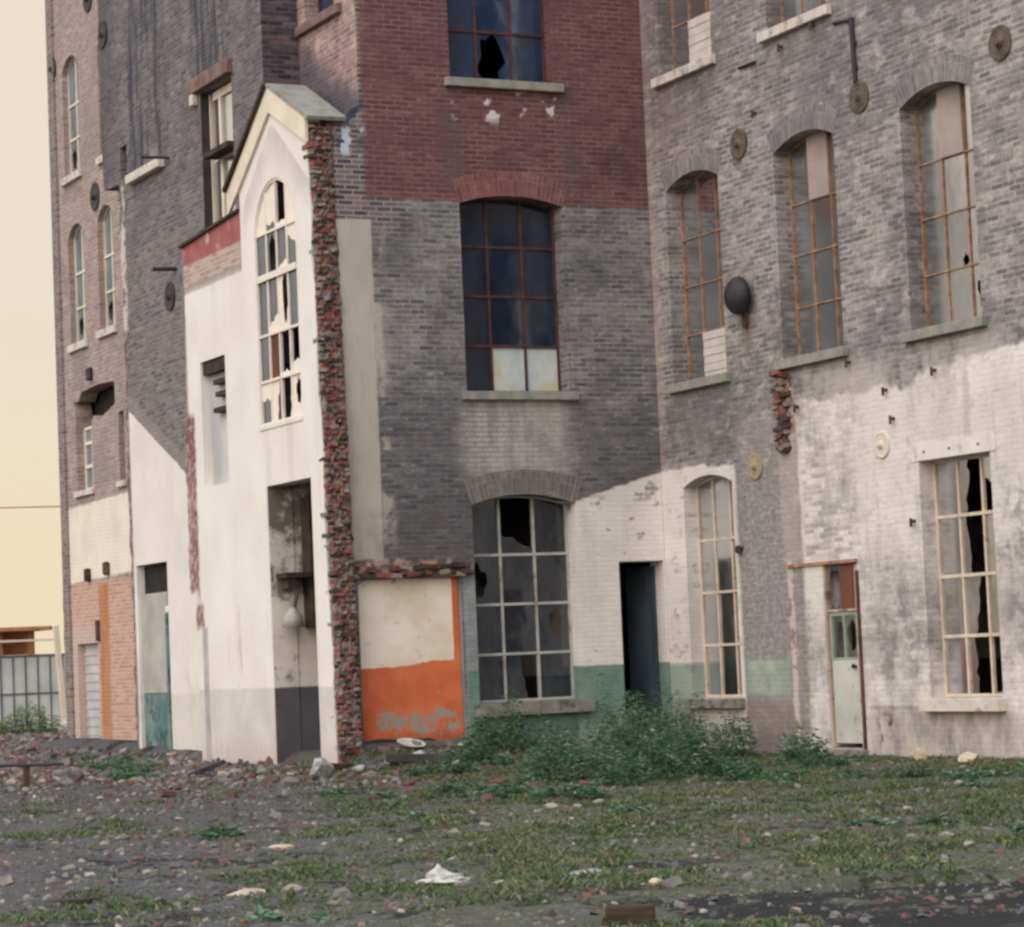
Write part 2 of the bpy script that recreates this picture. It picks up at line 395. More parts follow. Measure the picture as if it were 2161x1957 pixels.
# ---- dark rear wing (plane x = -4.81) and the two small upper faces
def mat_dark_wall():
    c = Ctx("dark_sooty_brickwork")
    col, rnd, mo, U0, bump, tone, fine = brick_base(c, S(102, 98, 100), S(148, 141, 139), S(172, 164, 160), 0.5)
    Z = c.Z; U = c.Y
    j = (c.noise(5, 5) - 0.5)
    jl = (c.noise(0.9, 5) - 0.5)
    up = c.sm(Z + jl * 1.2 + (U - 5.0) * 0.12, 7.6, 9.2)
    col = c.mix((0.16 + up * 0.50) * c.nz(1.4, 5, 0.65), col, S(80, 78, 84))
    brown = c.sm(c.noise(0.8, 4), 0.46, 0.62) * c.sm(Z, 8.6, 7.0)
    col = c.mix(brown * 0.35, col, S(138, 122, 118))
    col = speckle(c, col, rnd, mo, S(162, 156, 152), S(74, 72, 78), 0.6)
    # black vertical streaks where old shutters and downpipes were
    vs = c.noise(4.0, 5, 0.7, (1, 1, 0.10))
    z1 = c.box(U, Z, 6.1, 7.9, 9.05, 14.0, 0.12) + c.box(U, Z, 3.3, 4.9, 9.95, 14.0, 0.1)
    col = c.mix((z1 * c.sm(vs, 0.46, 0.58)).mn(1.0) * 0.75, col, S(52, 52, 66))
    edge = c.sm(U, 8.2, 8.9) * c.sm(Z, 9.0, 9.2)
    col = c.mix(edge * 0.45, col, S(70, 68, 76))
    # pale mortar left along the end of the wing
    pl = c.box(U + j * 0.16, Z, 8.22, 8.6, 6.7, 9.0, 0.06) * c.sm(c.noise(4, 5), 0.44, 0.54)
    col = c.mix(pl, col, S(206, 194, 180))
    rd = c.box(U + j * 0.12, Z, 8.32, 8.6, -1, 6.7, 0.03)
    rdc = c.mix(c.sm(c.noise(9, 4), 0.46, 0.58), S(112, 88, 86), S(168, 146, 138))
    col = c.mix(rd * 0.9, col, rdc)
    # whitewash below the old lean-to roof line
    wcol = c.mix(c.nz(1.0, 5, 0.6), S(216, 208, 200), S(230, 222, 214))
    wcol = c.mix(c.sm(c.noise(3, 6, 0.7), 0.56, 0.72) * 0.35, wcol, S(190, 176, 166))
    roof = 5.53 - (8.49 - U) * 0.459
    mw = c.sm(Z - roof + j * 0.06, 0.02, -0.03) * c.sm(U + j * 0.08, 8.36, 8.28)
    moul = c.sm(Z - roof + j * 0.05, 0.26, 0.20) * c.sm(U, 8.4, 8.3)
    col = c.mix(moul * 0.55, col, S(150, 142, 138))
    dado = c.sm(Z + j * 0.03, 1.02, 0.97)
    wcol = c.mix(dado * 0.5, wcol, c.mix(c.nz(2.5, 6, 0.7), S(186, 178, 172), S(210, 206, 194)))
    rawp = c.box(U + j * 0.25, Z + j * 0.3, 5.0, 5.72, 2.5, 5.1, 0.06)
    rawc = c.mix(c.sm(c.noise(8, 4), 0.46, 0.58), S(128, 84, 76), S(176, 152, 142))
    col = c.mix(mw, col, wcol)
    col = c.mix(rawp * 0.9, col, rawc)
    sten = c.sm(c.noise(2.2, 4, 0.6, (1, 1, 0.3)), 0.58, 0.7) * c.sm(Z, 3.0, 1.0)
    col = c.mix(sten * 0.3, col, S(150, 128, 116))
    return c.finish(col, 0.93, bump * (1.0 - mw), 0.8, 0.016)

def mat_pink_wall():
    c = Ctx("pale_pink_brickwork")
    col, rnd, mo, U, bump, tone, fine = brick_base(c, S(140, 112, 110), S(188, 158, 150), S(204, 186, 176), 0.6)
    Z = c.Z
    col = c.mix(c.sm(c.noise(3, 6, 0.7), 0.5, 0.62) * 0.55, col, S(206, 184, 172))
    col = c.mix(c.sm(c.noise(2.2, 5, 0.7), 0.5, 0.64) * 0.45, col, S(110, 90, 96))
    wet = c.sm(Z + (c.noise(2, 4) - 0.5) * 0.8 - (c.Y * 0.55), 9.0, 8.5)
    col = c.mix(wet * 0.75, col, S(62, 64, 80))
    return c.finish(col, 0.93, bump, 0.7, 0.014)

def mat_raw_brick(dark=False):
    c = Ctx("exposed_dark_brick" if dark else "plain_brickwork")
    a, b, mo_ = ((S(58, 54, 64), S(98, 90, 96), S(128, 120, 120)) if dark else (S(120, 104, 102), S(160, 142, 136), S(180, 166, 158)))
    col, rnd, mo, U, bump, tone, fine = brick_base(c, a, b, mo_, 0.6)
    return c.finish(col, 0.93, bump, 0.7, 0.014)

# ---- white plastered gable wall (plane x = -5.0)
def mat_gable_wall():
    c = Ctx("cream_plaster")
    U, Z = c.Y, c.Z
    j = (c.noise(5, 5) - 0.5)
    jl = (c.noise(0.9, 5) - 0.5)
    col = c.mix(c.nz(0.8, 5, 0.6), S(222, 214, 206), S(234, 228, 220))
    vst = c.sm(c.noise(2.2, 5, 0.62, (1, 1, 0.10)), 0.54, 0.70)
    col = c.mix(vst * 0.28, col, S(188, 176, 166))
    spot = c.sm(c.noise(3.4, 6, 0.72), 0.62, 0.74)
    col = c.mix(spot * 0.4, col, S(172, 156, 148))
    # grey band above the arched window, under the rake
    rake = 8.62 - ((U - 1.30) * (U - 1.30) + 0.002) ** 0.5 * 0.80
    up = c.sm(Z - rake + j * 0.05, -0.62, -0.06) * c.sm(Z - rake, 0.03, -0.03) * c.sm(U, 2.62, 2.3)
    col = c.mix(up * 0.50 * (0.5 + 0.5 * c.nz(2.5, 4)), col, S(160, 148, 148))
    # faint grey dado
    da = c.sm(Z + j * 0.025, 1.08, 1.04)
    col = c.mix(da * (0.28 + 0.30 * c.nz(1.7, 6, 0.7)), col, S(172, 164, 164))
    foot = c.sm(Z + jl * 0.5, 0.5, 0.0)
    col = c.mix(foot * 0.4, col, S(170, 146, 132))
    # red painted band and bare pinkish brick at the upper left
    band = c.sm(U + j * 0.04, 2.58, 2.62)
    bcol = c.mix(c.nz(3, 6, 0.7), S(150, 86, 86), S(172, 108, 104))
    bcol = c.mix(c.sm(c.noise(3.5, 6, 0.7, (1, 1, 0.5)), 0.56, 0.64) * c.sm(U, 2.7, 3.6) * 0.9, bcol, S(210, 186, 176))
    mb = band * c.sm(Z + j * 0.05, 7.20, 7.23)
    rnd, mo = c.brick(U, Z)
    bare = c.mix(rnd, S(160, 136, 128), S(192, 170, 158))
    bare = c.mix(mo * 0.4, bare, S(206, 190, 178))
    mbare = band * c.sm(Z + j * 0.10, 6.84, 6.90)
    col = c.mix(mbare, col, bare)
    col = c.mix(band * c.box(U, Z + j * 0.06, 2.4, 5.2, 6.80, 6.90, 0.03) * 0.6, col, S(120, 108, 108))
    col = c.mix(mb, col, bcol)
    # raw brick along the torn left edge
    le = c.sm(U + j * 0.22, 4.70, 4.80) * c.sm(Z + jl, 2.3, 2.6) * c.sm(Z, 5.1, 4.95)
    rawc = c.mix(c.sm(c.noise(9, 4), 0.46, 0.58), S(120, 78, 72), S(170, 146, 136))
    rawc = c.mix(mo * 0.4, rawc, S(150, 130, 122))
    col = c.mix(le, col, rawc)
    p2 = c.box(U + j * 0.2, Z + j * 0.2, 4.62, 5.02, 1.95, 2.28, 0.05)
    col = c.mix(p2 * 0.9, col, rawc)
    le2 = c.sm(U + j * 0.10, 4.96, 5.0) * c.sm(Z, 4.9, 5.0)
    col = c.mix(le2 * 0.7, col, S(150, 124, 116))
    # vertical shadow strip painted in grey near the left end
    shade_strip = c.box(U + j * 0.03, Z + j * 0.1, 4.50, 4.72, -0.2, 1.95, 0.03)
    col = c.mix(shade_strip * 0.75, col, c.mix(c.nz(3, 4), S(136, 132, 138), S(176, 170, 168)))
    re = c.sm(U + j * 0.12, -0.10, -0.16)
    col = c.mix(re * 0.6 * c.sm(c.noise(6, 4), 0.48, 0.58), col, S(156, 104, 92))
    st2 = c.sm(c.noise(2.0, 4, 0.6, (2, 1, 0.25)), 0.6, 0.7) * c.sm(Z, 3.6, 1.5)
    col = c.mix(st2 * 0.45, col, S(182, 148, 126))
    return c.finish(col, 0.9, c.noise(5, 5, 0.6) + c.noise(30, 3) * 0.2, 0.35, 0.012)

# ---- far end block (plane x = -4.36)
def mat_end_block():
    c = Ctx("pale_end_brickwork")
    col, rnd, mo, U, bump, tone, fine = brick_base(c, S(158, 140, 134), S(190, 168, 160), S(204, 186, 176), 0.5)
    U, Z = c.Y, c.Z
    j = (c.noise(5, 5) - 0.5)
    jl = (c.noise(0.9, 5) - 0.5)
    col = c.mix(c.sm(c.noise(0.9, 5, 0.65), 0.46, 0.66) * 0.4, col, S(132, 120, 120))
    wcol = c.mix(c.nz(1.6, 5, 0.65), S(220, 206, 192), S(234, 222, 206))
    mw = c.box(U + j * 0.1, Z - (13.3 - U) * 0.02 + j * 0.08, 9.8, 13.32, 2.92, 4.22, 0.03)
    col = c.mix(mw, col, wcol)
    low = c.mix(rnd, S(176, 138, 120), S(204, 166, 146))
    low = c.mix(mo * 0.5, low, S(214, 196, 186))
    ml = c.sm(Z + j * 0.06, 2.92, 2.88)
    col = c.mix(ml, col, low)
    conc = c.box(U, Z, 11.55, 13.4, 1.86, 2.15, 0.04) + c.box(U, Z, 12.86, 13.4, -0.5, 2.0, 0.03)
    col = c.mix(conc.mn(1.0) * 0.7, col, S(196, 178, 168))
    rust = c.box(U + j * 0.10, Z + j * 0.2, 11.10, 11.62, 0.0, 2.86, 0.07)
    col = c.mix(rust * (0.55 + 0.4 * c.nz(2, 5, 0.6, (1, 1, 0.3))), col, S(176, 116, 72))
    eg = c.sm(U + j * 0.25, 13.36, 13.42)
    egc = c.mix(c.sm(c.noise(9, 4), 0.48, 0.58), S(132, 92, 84), S(150, 140, 144))
    col = c.mix(eg * 0.9, col, egc)
    st = c.box(U + jl * 0.3, Z, 11.9, 12.7, 6.2, 6.8, 0.12)
    col = c.mix(st * 0.35, col, S(120, 114, 118))
    return c.finish(col, 0.93, bump * (1.0 - mw * 0.7), 0.7, 0.014)

def simple(name, a, b, scale=3.0, rough=0.8, bump=0.3, dist=0.01, spec=0.25, metal=0.0, st=(1, 1, 1), extra=None):
    c = Ctx(name)
    col = c.mix(c.nz(scale, 5, 0.65, st), a, b)
    if extra: col = c.mix(c.sm(c.noise(extra[0], 5, 0.7), extra[1], extra[1] + 0.1) * extra[3], col, extra[2])
    return c.finish(col, rough, c.noise(scale * 4, 4, 0.6, st), bump, dist, spec, metal)

def mat_glass(name, dirt, dfac, clear, rough=0.06, wave=0.02, gloss=1.2):
    c = Ctx(name)
    N, L = c.N, c.nt.links
    d = N.new("ShaderNodeBsdfDiffuse")
    n1 = c.nz(1.3, 5, 0.6); n2 = c.nz(6, 4, 0.6, (1, 1, 0.3))
    c.put(c.mix(n1, dirt, tuple(x * 0.55 for x in dirt[:3]) + (1,)), d.inputs[0])
    t = N.new("ShaderNodeBsdfTransparent"); t.inputs[0].default_value = (clear, clear, clear * 1.02, 1)
    m1 = N.new("ShaderNodeMixShader"); c.put((n2 * 0.35 + 0.8) * dfac, m1.inputs[0])
    L.new(t.outputs[0], m1.inputs[1]); L.new(d.outputs[0], m1.inputs[2])
    g = N.new("ShaderNodeBsdfGlossy"); g.inputs['Roughness'].default_value = rough; g.inputs[0].default_value = (0.9, 0.93, 0.95, 1)
    bp = N.new("ShaderNodeBump"); bp.inputs['Strength'].default_value = 0.25; bp.inputs['Distance'].default_value = wave
    c.put(c.noise(2.2, 2), bp.inputs['Height']); L.new(bp.outputs[0], g.inputs['Normal'])
    fr = N.new("ShaderNodeFresnel"); fr.inputs[0].default_value = 1.55
    L.new(bp.outputs[0], fr.inputs['Normal'])
    m2 = N.new("ShaderNodeMixShader"); c.put((V(c, fr.outputs[0]) * gloss).mn(1.0), m2.inputs[0])
    L.new(m1.outputs[0], m2.inputs[1]); L.new(g.outputs[0], m2.inputs[2])
    o = N.new("ShaderNodeOutputMaterial"); L.new(m2.outputs[0], o.inputs[0])
    return c.mat

def mat_arch(name, a, b, mo_, tint=None):
    c = Ctx(name)
    uv = c.N.new("ShaderNodeUVMap")
    sp = c.N.new("ShaderNodeSeparateXYZ"); c.nt.links.new(uv.outputs[0], sp.inputs[0])
    rnd, mo = c.brick(V(c, sp.outputs[0]), V(c, sp.outputs[1]), 0.0675, 0.215, 0.010, 0.0)
    col = c.mix(rnd, a, b)
    col = c.mix(c.nz(14, 4, 0.6) * 0.35, col, (0.03, 0.03, 0.035, 1))
    col = c.mix(mo * (0.05 + 0.5 * c.nz(3, 4)), col, mo_)
    col = c.mix(c.sm(c.noise(7, 5, 0.75), 0.52, 0.66) * 0.45, col, mo_)
    col = c.mix(c.nz(1.1, 5) * 0.5, col, S(100, 94, 98))
    return c.finish(col, 0.93, 1.0 - mo + rnd * 0.3, 0.6, 0.012)

M = {}
M['center'] = mat_center_wall()
M['right'] = mat_right_wall()
M['dark'] = mat_dark_wall()
M['pink'] = mat_pink_wall()
M['raw_dark'] = mat_raw_brick(True)
M['plain'] = mat_raw_brick(False)
M['gable'] = mat_gable_wall()
M['end'] = mat_end_block()
M['stone'] = simple("weathered_stone_sill", S(128, 127, 120), S(160, 156, 146), 5, 0.9, 0.4)
M['stone_dark'] = simple("dirty_stone_sill", S(112, 108, 102), S(150, 144, 136), 5, 0.9, 0.5, extra=(3, 0.5, S(70, 66, 68), 0.7))
M['stone_pale'] = simple("painted_sill", S(196, 184, 174), S(220, 208, 196), 4, 0.85, 0.3, extra=(3, 0.52, S(120, 116, 120), 0.6))
M['rust_frame'] = simple("rusty_steel_glazing_bar", S(128, 90, 72), S(190, 150, 116), 9, 0.75, 0.4)
M['dark_frame'] = simple("dark_rusted_glazing_bar", S(66, 46, 46), S(100, 66, 58), 6, 0.75, 0.4)
M['cream_frame'] = simple("cream_painted_glazing_bar", S(196, 176, 154), S(226, 208, 188), 5, 0.7, 0.3, extra=(6, 0.6, S(150, 100, 70), 0.6))
M['grey_frame'] = simple("grey_painted_glazing_bar", S(152, 156, 156), S(190, 188, 180), 4, 0.7, 0.3, extra=(2.2, 0.55, S(150, 112, 80), 0.8))
M['white_frame'] = simple("white_painted_glazing_bar", S(224, 212, 198), S(236, 226, 212), 4, 0.7, 0.3)
M['glass_clear'] = mat_glass("grimy_window_glass", S(58, 68, 86), 0.42, 0.75)
M['glass_dull'] = mat_glass("dusty_window_glass", S(86, 102, 106), 0.9, 0.6, 0.22, 0.02, 0.8)
M['glass_dim'] = mat_glass("dull_dark_glass", S(82, 88, 92), 0.8, 0.6, 0.16, 0.02, 0.8)
M['glass_dark'] = mat_glass("dark_sooty_glass", S(40, 52, 74), 0.88, 0.5, 0.08)
M['glass_blue'] = mat_glass("bluish_window_glass", S(46, 66, 96), 0.85, 0.5, 0.08)
M['glass_grey'] = mat_glass("grey_broken_glass", S(84, 94, 112), 0.85, 0.5, 0.15)
M['glass_far'] = mat_glass("pale_dusty_glass", S(150, 168, 174), 0.85, 0.5, 0.12)
M['pane_pale'] = simple("pale_blue_painted_pane", S(176, 186, 190), S(206, 212, 210), 2, 0.5, 0.1, spec=0.5, extra=(1.6, 0.52, S(198, 184, 140), 0.7))
M['pane_white'] = simple("white_painted_pane", S(228, 218, 204), S(238, 228, 214), 3, 0.5, 0.1)
M['pane_brown'] = simple("brown_board", S(86, 48, 40), S(122, 74, 62), 3, 0.8, 0.3, st=(1, 1, 0.2))
M['pane_pink'] = simple("pinkish_board", S(158, 142, 136), S(178, 162, 154), 2, 0.85, 0.2)
M['board_white'] = simple("white_slatted_board", S(196, 186, 180), S(216, 206, 200), 4, 0.8, 0.3)
M['interior'] = simple("interior_plaster", S(150, 142, 132), S(196, 188, 178), 1.2, 0.95, 0.2)
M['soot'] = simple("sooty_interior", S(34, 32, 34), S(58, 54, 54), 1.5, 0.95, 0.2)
M['timber_dark'] = simple("weathered_dark_timber", S(44, 38, 36), S(78, 66, 58), 4, 0.9, 0.5, st=(1, 1, 1))
M['rust'] = simple("rusted_iron", S(62, 48, 46), S(104, 78, 66), 6, 0.85, 0.5, metal=0.0)
M['rust_stone'] = simple("rusted_wall_plate", S(84, 74, 68), S(116, 102, 92), 9, 0.9, 0.5, extra=(5, 0.52, S(66, 58, 60), 0.7))
M['iron'] = simple("black_iron", S(34, 32, 38), S(62, 56, 60), 5, 0.6, 0.3, spec=0.4)
M['lintel_wood'] = simple("weathered_brown_lintel", S(104, 82, 78), S(140, 116, 108), 4, 0.85, 0.4)
M['slate'] = simple("grey_green_roof_slate", S(132, 132, 124), S(158, 156, 146), 2.5, 0.85, 0.5, extra=(6, 0.55, S(112, 112, 104), 0.6))
M['rake'] = simple("dark_rake_board", S(46, 40, 34), S(74, 62, 50), 4, 0.85, 0.3)
M['rake_white'] = simple("cream_rake_board", S(216, 202, 180), S(232, 220, 202), 3, 0.8, 0.2)

# ------------------------------------------------------------------ object helpers
def tag(o, label=None, cat=None, group=None, kind=None):
    if label: o["label"] = label
    if cat: o["category"] = cat
    if group: o["group"] = group
    if kind: o["kind"] = kind
    return o

def root(name, loc, label, cat, group=None):
    o = bpy.data.objects.new(name, None); COL.objects.link(o)
    o.location = loc; o.empty_display_size = 0.2
    return tag(o, label, cat, group)

class MB:
    """collects faces in world coordinates (or local ones) and links them as one mesh object"""
    def __init__(s): s.v = []; s.f = []; s.m = []; s.uv = {}
    def poly(s, pts, mi=0):
        b = len(s.v); s.v += [tuple(p) for p in pts]; s.f.append(tuple(range(b, b + len(pts)))); s.m.append(mi)
        return len(s.f) - 1
    def box(s, lo, hi, mi=0, M4=None):
        x0, y0, z0 = lo; x1, y1, z1 = hi
        p = [Vector(q) for q in ((x0, y0, z0), (x1, y0, z0), (x1, y1, z0), (x0, y1, z0), (x0, y0, z1), (x1, y0, z1), (x1, y1, z1), (x0, y1, z1))]
        if M4 is not None: p = [M4 @ q for q in p]
        b = len(s.v); s.v += [tuple(q) for q in p]
        for f in ((0, 3, 2, 1), (4, 5, 6, 7), (0, 1, 5, 4), (1, 2, 6, 5), (2, 3, 7, 6), (3, 0, 4, 7)):
            s.f.append(tuple(b + i for i in f)); s.m.append(mi)
    def tube(s, a, b_, r, n=10, mi=0, r2=None):
        a, b_ = Vector(a), Vector(b_); d = (b_ - a).normalized()
        t = d.cross(Vector((0, 0, 1)) if abs(d.z) < 0.9 else Vector((1, 0, 0))).normalized(); q = d.cross(t)
        r2 = r if r2 is None else r2
        base = len(s.v)
        for c, rr in ((a, r), (b_, r2)):
            for i in range(n):
                an = 2 * math.pi * i / n
                s.v.append(tuple(c + (t * math.cos(an) + q * math.sin(an)) * rr))
        for i in range(n):
            k = (i + 1) % n
            s.f.append((base + i, base + k, base + n + k, base + n + i)); s.m.append(mi)
        s.f.append(tuple(base + i for i in reversed(range(n)))); s.m.append(mi)
        s.f.append(tuple(base + n + i for i in range(n))); s.m.append(mi)
    def lathe(s, c, axis, prof, n=24, mi=0):
        """prof: list of (distance along axis, radius)"""
        c, d = Vector(c), Vector(axis).normalized()
        t = d.cross(Vector((0, 0, 1)) if abs(d.z) < 0.9 else Vector((1, 0, 0))).normalized(); q = d.cross(t)
        base = len(s.v)
        for (h, r) in prof:
            for i in range(n):
                an = 2 * math.pi * i / n
                s.v.append(tuple(c + d * h + (t * math.cos(an) + q * math.sin(an)) * max(r, 1e-4)))
        for k in range(len(prof) - 1):
            for i in range(n):
                e = (i + 1) % n
                s.f.append((base + k * n + i, base + k * n + e, base + (k + 1) * n + e, base + (k + 1) * n + i)); s.m.append(mi)
        s.f.append(tuple(base + i for i in reversed(range(n)))); s.m.append(mi)
        k = len(prof) - 1
        s.f.append(tuple(base + k * n + i for i in range(n))); s.m.append(mi)
    def build(s, name, mats, parent=None, offset=None, smooth=False, bevel=0.0, label=None):
        me = bpy.data.meshes.new(name)
        me.from_pydata(s.v, [], s.f)
        if not isinstance(mats, (list, tuple)): mats = [mats]
        for q in mats: me.materials.append(q)
        for i, p in enumerate(me.polygons):
            p.material_index = s.m[i]; p.use_smooth = smooth
        if s.uv:
            l = me.uv_layers.new(name="UVMap")
            for fi, uvs in s.uv.items():
                for li, q in zip(me.polygons[fi].loop_indices, uvs): l.data[li].uv = q
        bm = bmesh.new(); bm.from_mesh(me)
        bmesh.ops.recalc_face_normals(bm, faces=bm.faces)
        bm.to_mesh(me); bm.free()
        me.update()
        o = bpy.data.objects.new(name, me); COL.objects.link(o)
        if parent is not None:
            o.parent = parent
            if offset is not None: o.location = offset
        if bevel:
            b = o.modifiers.new("bevel", 'BEVEL'); b.width = bevel; b.segments = 2; b.limit_method = 'ANGLE'
        if label: o["label"] = label
        return o

class Plane:
    """wall plane: u along the wall, z up, d into the wall"""
    def __init__(s, axis, val): s.axis, s.val = axis, val
    def __call__(s, u, z, d=0.0):
        return (u, s.val + d, z) if s.axis == 'y' else (s.val + d, u, z)
    def box(s, mb, u0, u1, z0, z1, d0, d1, mi=0):
        a, b = s(u0, z0, d0), s(u1, z1, d1)
        mb.box(tuple(min(p, q) for p, q in zip(a, b)), tuple(max(p, q) for p, q in zip(a, b)), mi)

def wall(mb, pl, outer, holes, t, mi=0, jamb_t=None, back=True):
    polys = [[Vector((u, z, 0)) for u, z in outer]] + [[Vector((u, z, 0)) for u, z in h] for h in holes]
    tri = tessellate_polygon(polys)
    flat = [p for q in polys for p in q]
    for d in ((0.0, t) if back else (0.0,)):
        b = len(mb.v)
        mb.v += [pl(p.x, p.y, d) for p in flat]
        for a in tri:
            mb.f.append(tuple(b + i for i in a)); mb.m.append(mi)
    for q in polys:
        n = len(q)
        for i in range(n):
            a, e = q[i], q[(i + 1) % n]
            mb.poly([pl(a.x, a.y, 0), pl(e.x, e.y, 0), pl(e.x, e.y, t), pl(a.x, a.y, t)], mi)

def arch_pts(u0, u1, zs, rise, n=14):
    """head of a segmental arch from (u1,zs) back to (u0,zs)"""
    if rise <= 1e-4: return [(u1, zs), (u0, zs)]
    h = (u1 - u0) / 2; r = (h * h + rise * rise) / (2 * rise); cz = zs + rise - r; cu = (u0 + u1) / 2
    a = math.asin(min(1, h / r))
    if rise > h * 0.999: a = math.pi / 2
    return [(cu + r * math.sin(a - 2 * a * i / n), cz + r * math.cos(a - 2 * a * i / n)) for i in range(n + 1)]

def arch_z(u, u0, u1, zs, rise):
    if rise <= 1e-4: return zs
    h = (u1 - u0) / 2; r = (h * h + rise * rise) / (2 * rise); cz = zs + rise - r; cu = (u0 + u1) / 2
    return cz + math.sqrt(max(0, r * r - (u - cu) ** 2))

def opening(u0, u1, z0, zs, rise): return [(u0, z0), (u1, z0)] + arch_pts(u0, u1, zs, rise)

def jag(a, b, n, amp):
    """jagged line from a to b (exclusive of the ends)"""
    out = []
    dx, dz = b[0] - a[0], b[1] - a[1]; L = math.hypot(dx, dz) or 1
    for i in range(1, n):
        t = i / n + rng.uniform(-0.25, 0.25) / n; k = rng.uniform(-amp, amp)
        out.append((a[0] + dx * t - dz / L * k, a[1] + dz * t + dx / L * k))
    return out

